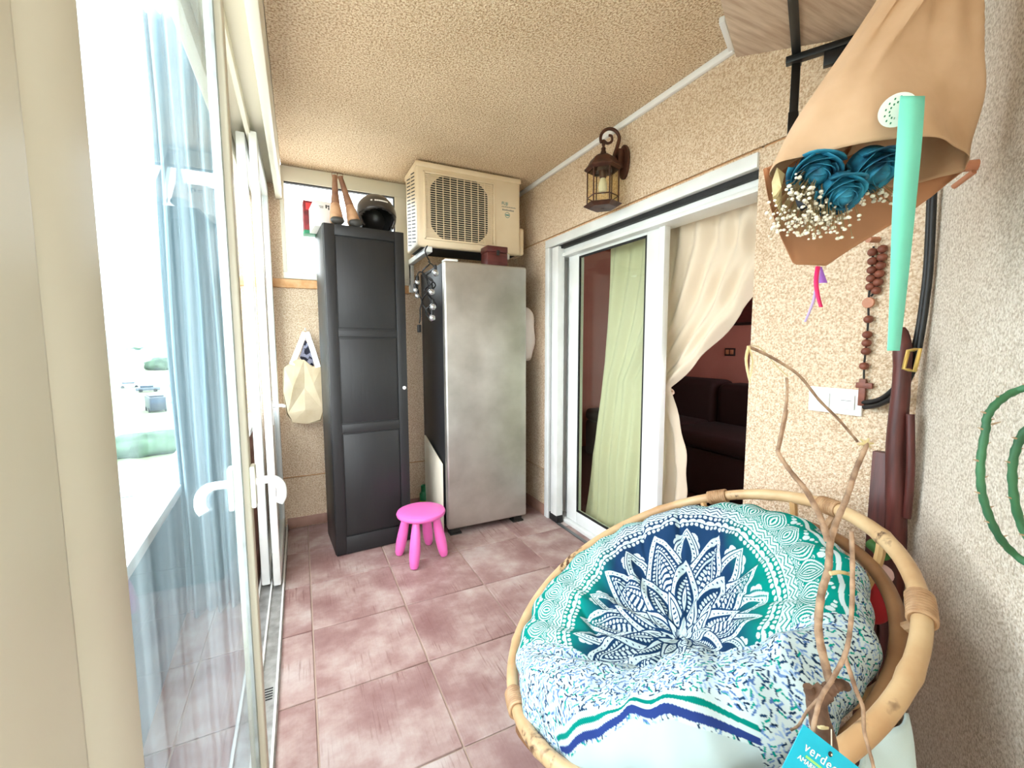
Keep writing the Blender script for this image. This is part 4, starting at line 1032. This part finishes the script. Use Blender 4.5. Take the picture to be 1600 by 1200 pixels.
    quads = np.stack([i+j, i+j2, i+NT+j2, i+NT+j], -1).reshape(-1, 4)
    me.vertices.add(nv_); me.vertices.foreach_set('co', co.ravel())
    me.loops.add(quads.size); me.loops.foreach_set('vertex_index', quads.ravel().astype(np.int32))
    me.polygons.add(len(quads)); me.polygons.foreach_set('loop_start', np.arange(0, quads.size, 4, dtype=np.int32))
    me.polygons.foreach_set('use_smooth', np.ones(len(quads), bool))
    me.update(calc_edges=True)
    ca_ = me.color_attributes.new('print', 'FLOAT_COLOR', 'POINT')
    ca_.data.foreach_set('color', np.concatenate([col.reshape(-1, 3), np.ones((nv_, 1))], 1).astype(np.float32).ravel())
    m = bpy.data.materials.new('mandala_cloth'); m.use_nodes = True; nt = m.node_tree; bs = nt.nodes['Principled BSDF']
    at_ = nt.nodes.new('ShaderNodeAttribute'); at_.attribute_name = 'print'; nt.links.new(at_.outputs['Color'], bs.inputs['Base Color'])
    bs.inputs['Roughness'].default_value = .95; bs.inputs['Specular IOR Level'].default_value = .1
    me.materials.append(m)
    o = bpy.data.objects.new('cushion_pad', me); COL.objects.link(o); o.parent = CUS; ORG[o.name] = org.copy()
MC = (.0, -.02); MR = .435; BV = -.395
CUS = thing('papasan_cushion', RC+V(0, 0, -.2), 'round cushion with a blue and teal mandala print in the papasan chair', 'cushion')
cushion()
def rng_on(t, r, h): return ring(t, r, h)
# plain cloth hanging out under the rim, pompom fringe
for k in range(11):
    t = math.radians(-168+k*5.2); p = ring(t, .955, -.045-.006*(k % 3))
    MB().sphere(p, .013+.003*(k % 2), 10, 8).build('pompom', 'cloth_white', CUS, smooth=True)
def flap(t0, r0, h0, drop, w, name):
    c0 = ring(t0, r0, h0); tgd = (ring(t0+.01, r0, h0)-ring(t0-.01, r0, h0)).normalized(); out = (c0-RC); out.z = 0; out.normalize()
    def f(u, v):
        s_ = (u-.5)*w*(1-.25*v*v+.1*v); rr_ = math.sqrt(max(0, 1-max(0, (v-.75)/.25)**2))
        return c0 + tgd*s_*(rr_ if v > .75 else 1) + V(0, 0, -drop*v) + out*(.03*math.sin(v*3)+.012*math.sin(u*9+v*3))
    return MB().grid(f, 18, 18).build(name, 'cloth_white', CUS, smooth=True, thick=.006)
flap(math.radians(-47), .97, -.04, .20, .16, 'hanging_cloth')
flap(math.radians(-62), .96, -.04, .17, .14, 'hanging_cloth')

# ------------------------------------------------------------------ colourful bundle behind the chair
p = dep(1384, 905, 1.14)
bd = thing('soft_toy', (p.x, p.y, .5), 'red, pink and green soft bundle tucked behind the papasan chair', 'soft toy')
MB().sphere(p+V(.0, .02, -.065), .060, 20, 14, (.8, .7, 1.15)).build('red_body', 'toy_red', bd, smooth=True)
MB().sphere(dep(1375, 885, 1.10)+V(0, 0, -.02), .035, 16, 10, (1, .8, .7)).build('pink_patch', 'toy_pink', bd, smooth=True)
MB().tube(smoothpath([dep(1362, 850, 1.12), dep(1372, 858, 1.10), dep(1382, 874, 1.09)], 4), .015, 12).build('green_tip', 'toy_green', bd, smooth=True)

# ------------------------------------------------------------------ red-brown wooden pieces in the corner
def corner_pt(x, y, X): return at(x, y, 0, X)
t0 = corner_pt(1410, 512, 1.56); t1 = corner_pt(1398, 842, 1.56)
ps = thing('carved_post', (t1.x, t1.y, 0), 'tall dark red wooden post leaning in the wall corner', 'wood post')
d = (t1-t0); k = (t0.z)/(t0.z-t1.z); foot = t0+d*k; foot.z = 0
P = [foot + (t0-foot)*s_ for s_ in (0, .3, .5, .62, .75, .88, .95, 1)]
for i, p in enumerate(P): p.y += .004*math.sin(i*2)
MB().tube(smoothpath(P, 4), [.024, .024, .024, .024, .024, .025, .025, .025, .025, .025, .025, .025, .026, .026, .025, .025, .025, .024, .023, .022, .021, .021, .021, .022, .022, .021, .019, .016, .010][:29], 14).build('post_shaft', 'dark_redwood', ps, smooth=True)
MB().tube(smoothpath([foot+(t0-foot)*.60+V(-.01, -.03, 0), foot+(t0-foot)*.7+V(-.015, -.036, 0), foot+(t0-foot)*.82+V(-.012, -.03, 0)], 5), .010, 10).build('side_branch', 'dark_redwood', ps, smooth=True)
t0 = corner_pt(1385, 707, 1.57); wp = thing('wood_plank', (t0.x, t0.y, 0), 'shorter dark red plank standing beside the carved post', 'plank')
MB().box((t0.x-.014, t0.y-.016, .0), (t0.x+.014, t0.y+.030, t0.z)).build('plank_body', 'dark_redwood', wp, bevel=.003)

# ------------------------------------------------------------------ belt with gold buckle
bl = thing('black_belt', (1.58, .63, 1.1), 'doubled black leather belt with a gold buckle hanging in the corner', 'belt')
def cp(x, y, X=1.585): return at(x, y, 0, X)
for k, o_ in enumerate(((0, 0), (9, 7))):
    P = [cp(1456+o_[0]*.4, 240), cp(1449+o_[0]*.4, 400), cp(1442+o_[0]*.4, 470), cp(1432+o_[0]*.5, 530), cp(1418+o_[0]*.9, 572+o_[1]*.4), cp(1400+o_[0]*.7, 604+o_[1]), cp(1375, 624+o_[1], 1.61), cp(1349, 629+o_[1], 1.636)]
    if k == 1: P = [p + V(-.004, -.004, 0) for p in P]
    MB().tube(smoothpath(P, 6), .0075, 10).build('strap', 'leather_black', bl, smooth=True)
p = [cp(x, y, 1.565) for x, y in ((1412, 552), (1420, 544), (1438, 545), (1430, 580), (1414, 577))]
q = [cp(x, y, 1.50) for x, y in ((1419, 548), (1438, 545), (1429, 580), (1412, 576))]
MB().tube([a.lerp(b_, s_) for a, b_ in zip(q, q[1:]+q[:1]) for s_ in (0, .5)], .005, 8, closed=True).build('buckle', 'gold', bl, smooth=True)

# ------------------------------------------------------------------ rosary
XW = WX-.014
pg = at(1368, 379, 0, XW)
ro = thing('rosary', (XW, pg.y, 1.1), 'brown wooden rosary with a cross hanging above the socket', 'rosary')
MB().tube([(WX, pg.y, pg.z+.01), (WX-.05, pg.y+.004, pg.z+.006)], .009, 10).build('peg', 'copper_wood', ro, smooth=True)
beadpts = [(1363, 394), (1363, 408), (1362, 422), (1361, 435), (1360, 448), (1379, 389), (1378, 402), (1376, 415), (1374, 428), (1372, 441), (1369, 454), (1357, 499), (1355, 523), (1354, 536), (1353, 549), (1350, 572)]
for (x, y) in beadpts:
    MB().sphere(at(x, y, 0, XW), .0135, 14, 10, (1, 1, .92)).build('bead', 'bead_wood', ro, smooth=True)
c0 = at(1357, 473, 0, XW); MB().lathe([(.016, -.005), (.018, 0), (.016, .005)], c0, 16, V(-1, 0, 0)).build('medal', 'copper_wood', ro, smooth=True)
MB().tube([at(x, y, 0, XW) for x, y in ((1365, 385), (1361, 435), (1358, 460), (1357, 473), (1357, 499), (1354, 536), (1350, 572), (1350, 598))], .003, 6).tube([at(x, y, 0, XW) for x, y in ((1379, 385), (1374, 428), (1369, 454), (1361, 463))], .003, 6).build('cord', 'leather_black', ro)
cr_ = [at(1349, 592, 0, XW), at(1346, 634, 0, XW)]; ca_, cb_ = at(1338, 602, 0, XW), at(1364, 603, 0, XW)
MB().obox((cr_[0]+cr_[1])/2, V(.006, 0, 0), V(0, .0095, 0), V(0, 0, (cr_[0].z-cr_[1].z)/2)).obox((ca_+cb_)/2, V(.0062, 0, 0), V(0, (ca_.y-cb_.y)/2, 0), V(0, 0, .009)).build('cross', 'bead_wood', ro, bevel=.002)

# ------------------------------------------------------------------ bouquet hanging upside down
BD = .88
RH = V(CR.x, CR.y, 0).normalized(); FH = V(-CW.x, -CW.y, 0).normalized(); UZ = V(0, 0, 1)
bq = thing('bouquet', dep(1340, 300, BD), 'dried blue rose bouquet in brown paper hanging upside down with a teal ribbon', 'bouquet')
top = dep(1478, -95, BD-.03); mid = dep(1352, 268, BD)
axv = (mid-top)
def lip(th):     # length factor along the axis for each side: short front, long back flap
    f = math.sin(th)                       # +1 towards the camera
    return 1.0 - .055*max(0, f) + .02*max(0, -f)
def cone(u, v, k=1.0):
    th = -math.pi/2 + u*2*math.pi
    Lf = lip(th); s_ = v*Lf
    c_ = top + axv*min(s_, 1.0)
    if s_ > 1: c_ += V(0, 0, -(s_-1)*axv.length*1.0) + RH*-(s_-1)*.05
    wr_ = np.interp(s_, [0, .25, .6, .9, 1.0, 1.15, 1.36], [.062, .092, .142, .186, .200, .150, .035]); dp_ = np.interp(s_, [0, .3, 1, 1.4], [.035, .055, .085, .055])
    wob = 1+.03*math.sin(th*5+v*6)+.02*math.sin(th*9+2)
    x = math.cos(th); y = math.sin(th)
    fold = sum(a_*math.exp(-((u-u0-sl*(v-.3))/.022)**2)*max(0, 1-v/ve) for a_, u0, sl, ve in ((.035, .58, .10, .8), (-.022, .52, -.12, .7), (.028, .42, -.18, .9), (.03, .66, .05, .6), (-.02, .36, .0, .8)))
    return c_ + (RH*x*wr_ + FH*y*dp_)*wob*k + FH*(.012*math.sin(v*11+u*20)*v + fold) + RH*fold*.5
MB().grid(cone, 120, 60).build('paper_wrap', 'kraft', bq, smooth=True, thick=.0012)
lox = [1195, 1199, 1206, 1218, 1238, 1290, 1340, 1400, 1460, 1507]; loy = [262, 290, 325, 365, 414, 416, 384, 345, 306, 266]
def backsheet(u, v):
    x = 1195+312*u; yl = float(np.interp(x, lox, loy)); y0_ = 264-50*math.sin(math.pi*u); y = y0_+(yl-y0_)*v
    return dep(x, y, .905+.055*math.sin(math.pi*u)**.7 - .02*v) + FH*.006*math.sin(u*14+v*5)
MB().grid(backsheet, 60, 30).build('inner_paper', 'kraft_inner', bq, smooth=True, thick=.001)
def rose(c, R, axis, label=None):
    axis = axis.normalized(); a = axis.orthogonal().normalized(); b_ = axis.cross(a)
    core = MB().lathe([(R*.5, -R*.9), (R*.62, -R*.5), (R*.5, 0), (R*.3, R*.35), (.002, R*.5)], c, 14, axis).build('rose', 'rose_blue', bq, smooth=True)
    n = 15
    for k in range(n):
        ang = k*2.399; s_ = (k+1)/n; rad = R*(.14+.72*s_**.8); wdt = .9+.5*(1-s_); hgt = R*(.55-.35*s_)
        def f(u, v):
            t = ang+(u-.5)*2*wdt; bow = 1-(2*u-1)**2
            rr_ = rad*(.75+.25*v)+R*.22*max(0, v-.6)*s_*2.2+.02*R*math.sin(u*9+k)
            h_ = -R*.75+(hgt+R*.75)*v*(.78+.22*bow) - R*.22*max(0, v-.75)*s_*3
            return c + (a*math.cos(t)+b_*math.sin(t))*rr_ + axis*h_
        MB().grid(f, 8, 7).build('petal', 'rose_blue', core, smooth=True, thick=.0012)
    return core
dn = (V(0, 0, -1)*.75 + FH*.65)
rose(dep(1276, 272, .85), .050, dn - RH*.25); rose(dep(1316, 304, .83), .046, dn); rose(dep(1368, 268, .83), .052, dn + RH*.15)
# gypsophila
mb = MB(); st_ = MB(); root = dep(1350, 235, BD)
pts = []
for k in range(260):
    x = RNG.normal(1270, 36); y = RNG.normal(342, 20)
    if not (1198 < x < 1345 and 285 < y < 375): continue
    pts.append((x, y, RNG.uniform(.82, .87)))
for k in range(26): pts.append((RNG.uniform(1342, 1398), RNG.uniform(296, 320), RNG.uniform(.82, .86)))
for k in range(34): pts.append((RNG.normal(1252, 16), RNG.normal(302, 14), RNG.uniform(.81, .84)))
for (x, y, d_) in pts:
    p = dep(x, y, d_); r_ = RNG.uniform(.0022, .0045); mb.sphere(p, r_, 7, 5, (1, 1, .8))
    q = dep(1290+(x-1290)*.5, 285+(y-330)*.2, BD); st_.tube([p, (p+q)/2+V(0, 0, .01), q], .0006, 4)
tag(mb.build('gypsophila_buds', 'flower_white', bq, smooth=True), kind='stuff'); tag(st_.build('gypsophila_stems', 'stem_dry', bq), kind='stuff')
lf = [(1214, 262), (1206, 285), (1208, 310), (1222, 338), (1218, 305), (1226, 272)]
def leafm(pts, d_, m, name, bul=.01):
    P = [dep(x, y, d_+.02*(i % 2)) for i, (x, y) in enumerate(pts)]; c_ = sum(P, V(0, 0, 0))/len(P)+FH*bul
    return MB().add(P+[c_], [(i, (i+1) % len(P), len(P)) for i in range(len(P))]).build(name, m, bq, smooth=True, thick=.0012)
leafm(lf, .84, 'leaf_dry', 'dried_leaf'); leafm([(1243, 312), (1252, 318), (1262, 324), (1252, 330), (1246, 322)], .82, 'leaf_dark', 'dried_leaf')
# ribbon
def rib(pts, w0, name, m, dd, w1=None):
    P = smoothpath([dep(x, y, d_) for (x, y), d_ in zip(pts, dd)], 8); mb = MB(); vs = []
    for i, p in enumerate(P):
        w_ = w0 + ((w1 or w0)-w0)*i/(len(P)-1); tl = .15*math.sin(i*.12)
        s_ = (CR*1.0 + FH*tl)*w_/2; vs += [p-s_, p+s_]
    mb.add(vs, [(2*i, 2*i+1, 2*i+3, 2*i+2) for i in range(len(P)-1)])
    return mb.build(name, m, bq, smooth=True, thick=.0008)
rib([(1426, 150), (1420, 230), (1412, 330), (1406, 420), (1400, 500), (1396, 548)], .042, 'teal_ribbon', 'ribbon_teal', (.732, .732, .75, .77, .78, .78), .026)
c0 = dep(1402, 172, .757)
MB().lathe([(.026, 0), (.0265, .0008)], c0, 32, (EYE-c0).normalized()).build('round_sticker', 'sticker', bq)
nrm = (EYE-c0).normalized(); b = MB(); e1 = CR; e2 = nrm.cross(e1).normalized()
for k in range(26):
    a = 2*math.pi*k/26; rr_ = .020 if k % 2 else .0125; b.obox(c0+nrm*.0014+(e1*math.cos(a)+e2*math.sin(a))*rr_, e1*.0013, e2*.0016, nrm*.0002)
b.build('sticker_print', 'box_green', bq)
rib([(1279, 417), (1277, 440), (1271, 470), (1258, 503)], .008, 'lilac_ribbon', 'ribbon_lilac', (.85, .84, .84, .84), .004)
rib([(1278, 416), (1275, 440), (1278, 462), (1283, 480)], .009, 'pink_ribbon', 'ribbon_pink', (.845, .835, .835, .835), .007)
rib([(1280, 417), (1282, 428), (1286, 442)], .010, 'violet_ribbon', 'ribbon_violet', (.85, .845, .845), .016)
# copper peg in the near wall
pw0 = near(1528, 258, 0); pp = thing('wall_peg', pw0, 'copper coloured wooden peg in the wall behind the bouquet', 'peg')
MB().tube([pw0, pw0 - NWN*.05 + V(0, 0, .004), pw0-NWN*.075+V(0, 0, .008)], [.013, .012, .014], 12).build('peg_pin', 'copper_wood', pp, smooth=True)
MB().tube([near(1522, 268, .03), near(1490, 292, .05)], .006, 8).build('peg_strut', 'copper_wood', pp, smooth=True)

# ------------------------------------------------------------------ bare branch with a shop tag
BB = .56
brn = thing('dry_branch', V(.60, .30, 0), 'bare dry branch standing in a pot before the papasan chair', 'branch')
def bp2(pts, r0, r1, name, m, d0=BB, d1=None, k=6):
    P = [dep(x, y, d0 + ((d1 if d1 else d0)-d0)*i/(len(pts)-1)) for i, (x, y) in enumerate(pts)]
    P = smoothpath(P, k); n_ = len(P); r0 *= .8; r1 *= .8
    return MB().tube(P, [(r0+(r1-r0)*i/(n_-1))*(1+.08*math.sin(i*2.3)) for i in range(n_)], 9).build(name, m, brn, smooth=True)
base = dep(1295, 1225, BB)
MB().tube(smoothpath([V(base.x-.03, base.y-.02, .20), V(base.x-.02, base.y-.015, .5), base, dep(1291, 1165, BB), dep(1282, 1130, BB), dep(1276, 1095, BB), dep(1290, 1080, BB)], 6), [.017]*12+[.013]*13+[.012]*12, 12).build('trunk', 'bark', brn, smooth=True)
bp2([(1290, 1082), (1302, 1072), (1318, 1070), (1324, 1076)], .012, .006, 'stub', 'bark')
bp2([(1278, 1098), (1268, 1088), (1262, 1072)], .010, .007, 'stub', 'bark')
bp2([(1300, 1075), (1290, 1040), (1279, 985), (1283, 930), (1294, 890), (1297, 850), (1305, 820), (1322, 780), (1337, 735), (1352, 700), (1353, 693)], .0068, .0036, 'main_stem', 'twig', .56, .58)
bp2([(1294, 846), (1283, 812), (1262, 770), (1238, 740), (1218, 712), (1215, 702)], .0055, .003, 'side_stem', 'twig', .56, .60)
bp2([(1340, 690), (1310, 655), (1280, 625), (1250, 588), (1222, 568), (1195, 553), (1170, 542)], .0022, .0028, 'twig', 'twig', .60, .60)
bp2([(1215, 705), (1222, 668), (1228, 635), (1230, 610), (1229, 590)], .003, .0022, 'twig', 'twig', .60, .60)
bp2([(1217, 705), (1225, 670), (1231, 640)], .0018, .0014, 'twig', 'twig', .602, .602)
bp2([(1170, 541), (1166, 560), (1168, 580), (1172, 598)], .0030, .0016, 'twig', 'leaf_dry', .6, .6)
bp2([(1170, 541), (1176, 565), (1172, 590)], .0016, .0012, 'twig', 'leaf_dry', .598, .598)
bp2([(1231, 588), (1212, 570), (1190, 545), (1176, 540)], .0010, .0007, 'twig', 'leaf_dry', .602, .602)
bp2([(1330, 830), (1332, 880), (1331, 950), (1326, 1000), (1318, 1028), (1300, 1062), (1283, 1090), (1272, 1130), (1266, 1165), (1252, 1198)], .0035, .0032, 'twig', 'twig', .55, .50)
bp2([(1302, 1060), (1285, 1085), (1262, 1110), (1248, 1133), (1235, 1141)], .0026, .0018, 'twig', 'twig', .535, .535)
bp2([(1320, 1026), (1328, 1050), (1338, 1080), (1348, 1105), (1350, 1140), (1356, 1165), (1365, 1200), (1367, 1230)], .0035, .0022, 'twig', 'twig', .54, .50)
bp2([(1297, 896), (1312, 894), (1326, 897), (1332, 902)], .0035, .0022, 'tendril', 'leaf_dry', .555, .555)
c0 = dep(1352, 693, .58)
for k in range(6):
    a = k*1.1; MB().tube([c0, c0+CR*.011*math.cos(a)+CU*.008*math.sin(a)], [.003, .001], 6).build('bud_scale', 'leaf_dry', brn)
MB().tube([dep(1287+10*math.cos(a), 1133+4*math.sin(a), .56-.012*math.sin(a)) for a in np.linspace(0, 2*math.pi, 16, endpoint=False)], .0025, 6, closed=True).build('raffia_tie', 'leaf_dry', brn, smooth=True)
pb_ = V(base.x-.03, base.y-.02, 0)
MB().lathe([(.08, 0), (.085, .01), (.105, .18), (.115, .185), (.115, .215), (.098, .215), (.095, .19), (.01, .19)], pb_, 28).build('pot', 'terracotta', brn, smooth=True)
MB().lathe([(.094, .188), (.09, .196), (.01, .2)], pb_, 24).build('soil', 'soil', brn, smooth=True)
tgp = thing('price_tag', dep(1290, 1185, .50), 'turquoise printed card tag tied to the dry branch', 'tag')
TD = .50
o_ = dep(1256, 1132, TD); rx = (dep(1338, 1196, TD)-o_).normalized(); nr = (EYE-o_).normalized(); nr = (nr-rx*nr.dot(rx)).normalized(); dn_ = rx.cross(nr).normalized()
if dn_.z > 0: dn_ = -dn_
LT, HT = .098, .062
MB().prism([o_, o_+rx*LT, o_+rx*LT+dn_*HT+rx*0, o_+dn_*HT], nr*-.0008).build('card', 'tag_blue', tgp)
def tg_(x, y): return o_ + rx*x + dn_*y + nr*.0006
text('lettering', 'verdeco', .0145, tg_(.012, .0225), rx, -dn_, 'card_white', tgp, .0003)
text('lettering', 'AMARIL', .0075, tg_(.010, .0345), rx, -dn_, 'card_white', tgp, .0003)
MB().add([tg_(.018, .0255), tg_(.055, .0255), tg_(.055, .0280), tg_(.018, .0280)], [(0, 1, 2, 3)]).build('lime_line', 'tag_lime', tgp, thick=.0004)
MB().lathe([(.0028, 0), (.0028, .0006)], tg_(.043, .008), 14, nr).build('punched_hole', 'ink', tgp)
MB().tube([tg_(.043, .008)+nr*.002, dep(1299, 1140, .54)], .0008, 6).build('string', 'panel_white', tgp)
MB().add([tg_(.080, .006), tg_(.0925, .006), tg_(.0925, .02), tg_(.080, .02)], [(0, 1, 2, 3)]).build('emblem', 'sticker', tgp, thick=.0004)

# ------------------------------------------------------------------ thorny cactus at the right edge
kp = V(1.02, .185, 0)
cp0 = thing('thorny_cactus', V(kp.x, kp.y, .7), 'green thorny stem plant arching in from the right edge', 'cactus')
def stem(pts, d0, r0):
    P = smoothpath([dep(x, y, d0 if x < 1600 else d0-(d0-.42)*min(1, (x-1600)/180)) for x, y in pts], 7)
    MB().tube(P, [r0*(1+.10*math.sin(i*1.7)) for i in range(len(P))], 10).build('stem', 'cactus', cp0, smooth=True)
    mb = MB()
    for i in range(3, len(P)-2, 4):
        s_ = 1 if (i//4) % 2 else -1; dv = (CR*s_+CU*.3).normalized(); mb.tube([P[i]+dv*r0*.8, P[i]+dv*(r0+.007)], [.0016, .0003], 5)
    mb.build('thorns', 'thorn', cp0)
stem([(1660, 612), (1640, 600), (1590, 610), (1560, 628), (1543, 650), (1540, 672), (1533, 715), (1533, 760), (1543, 800), (1562, 840), (1590, 870), (1640, 905), (1690, 960), (1760, 1180), (1780, 1330)], .56, .0045)
stem([(1670, 655), (1640, 648), (1605, 670), (1590, 695), (1582, 730), (1585, 780), (1600, 830), (1640, 890), (1690, 960), (1770, 1180), (1790, 1330)], .57, .0047)
MB().tube([dep(1550, 663, .556), dep(1564, 659, .556)], [.0016, .0005], 6).build('thorn', 'thorn', cp0)
pk = dep(1790, 1090, .42)
MB().lathe([(.03, -.08), (.042, 0), (.046, 0), (.046, .014), (.038, .014), (.036, .004), (.005, .004)], pk, 24).build('pot', 'terracotta', cp0, smooth=True)
wl_ = NWD-NWN.dot(pk); MB().obox(pk+V(0, 0, -.086)+NWN*(wl_/2-.025), NWT*.04, NWN*(wl_/2+.024), V(0, 0, .005)).build('pot_bracket', 'black_steel', cp0)

# ------------------------------------------------------------------ landscape far below
GZ = -9.0
tag(MB().box((-400, -60, GZ-1), (0-.9, 900, GZ)).build('ground', 'grass'), kind='structure')
tag(MB().box((-60, -20, GZ), (-1, 48, GZ+.05)).build('pavement', 'dirt'), kind='structure')
tag(MB().add([(-120, 26, GZ+.1), (20, 40, GZ+.1), (20, 47, GZ+.1), (-120, 33, GZ+.1)], [(0, 1, 2, 3)]).build('road', 'asphalt'), kind='structure')
tag(MB().add([(-120, 58, GZ+.1), (20, 62, GZ+.1), (20, 82, GZ+.1), (-120, 78, GZ+.1)], [(0, 1, 2, 3)]).build('parking_lot', 'asphalt'), kind='structure')
def blob(c, r, sc_, seed, name, label, cat, group):
    mb = MB().sphere((0, 0, 0), r, 24, 16, sc_)
    mb.v = [tuple(Vector(p)*(1+.35*mnoise.noise(Vector(p)/r*1.9+V(seed, 0, 0)))+Vector(c)) for p in mb.v]
    mb.v = [(p[0], p[1], max(p[2], GZ)) for p in mb.v]
    return tag(mb.build(name, 'tree_leaf', smooth=True), label, cat, group)
def gpt(x, y): return at(x, y, 2, GZ)
p = gpt(232, 706); blob(p+V(0, 0, .6), 2.6, (1.5, 1.0, .5), 1, 'round_bush', 'round green bush by the road below, nearest the balcony', 'bush', None)
for k, (x, y, r_, lb) in enumerate(((255, 578, 3.6, 'pale green tree behind the parked van'), (215, 560, 6, 'hazy tree at the left of the field beyond the parking lot'), (285, 556, 7, 'hazy tree at the right of the field beyond the parking lot'), (240, 552, 9, 'farthest hazy tree in the middle of the field'))):
    p = gpt(x, y); blob(p+V(0, 0, r_*.6), r_, (1.6, 1.1, .8), k+5, 'field_tree', lb, 'tree', 'trees in the field')
def car(x, y, L, W, Hh, m, name, label, cat, yaw):
    p = gpt(x, y); t = thing(name, p, label, cat, 'parked vehicles'); a = V(math.cos(yaw), math.sin(yaw), 0); b_ = V(-a.y, a.x, 0)
    hb_ = Hh*(.8 if cat == 'van' else .5)
    MB().obox(p+V(0, 0, .3+hb_/2), a*L/2, b_*W/2, V(0, 0, hb_/2)).build('body', m, t, bevel=.12)
    MB().obox(p+V(0, 0, .3+hb_+(Hh-hb_-.3)/2)+a*-.2, a*L*(.42 if cat == 'van' else .27), b_*W*.44, V(0, 0, (Hh-hb_-.3)/2)).build('cabin', m if cat == 'van' else 'car_glass', t, bevel=.12)
    if cat == 'van': MB().obox(p+V(0, 0, Hh*.68)+a*(L/2), a*.03, b_*W*.42, V(0, 0, .32)).build('windscreen', 'car_glass', t)
    for sx_ in (-.3, .3):
        for sy_ in (-.5, .5): MB().lathe([(.33, -.1), (.33, .1)], p+a*L*sx_+b_*W*sy_+V(0, 0, .33), 14, b_).build('wheel', 'tyre', t)
car(244, 642, 4.6, 2.0, 2.6, 'car_dark', 'van', 'dark van in the parking lot below', 'van', -1.2)
car(285, 628, 4.2, 1.7, 1.45, 'car_white', 'parked_car', 'white car parked to the right of the dark van', 'car', .3)
car(232, 612, 4.2, 1.7, 1.45, 'car_grey', 'parked_car', 'grey car parked behind the dark van', 'car', .2)
car(282, 606, 4.2, 1.7, 1.45, 'car_dark', 'parked_car', 'dark car parked in the back row on the right', 'car', .2)
car(203, 606, 4.2, 1.7, 1.45, 'car_white', 'parked_car', 'white car parked in the back row on the left', 'car', .2)
mb = MB(); n_ = 60
rid = [(-420+k*12, 560-.1*k, GZ+38+26*math.sin(k*.23+.6)+12*math.sin(k*.61)+5*math.sin(k*1.7)) for k in range(n_)]
vs = [(x, y, z) for x, y, z in rid]+[(x, y-160, GZ-.5) for x, y, z in rid]+[(x, y+160, GZ-.5) for x, y, z in rid]
mb.add(vs, [(k, k+1, n_+k+1, n_+k) for k in range(n_-1)]+[(k+1, k, 2*n_+k, 2*n_+k+1) for k in range(n_-1)])
tag(mb.build('hills', 'hill', smooth=True), kind='structure')
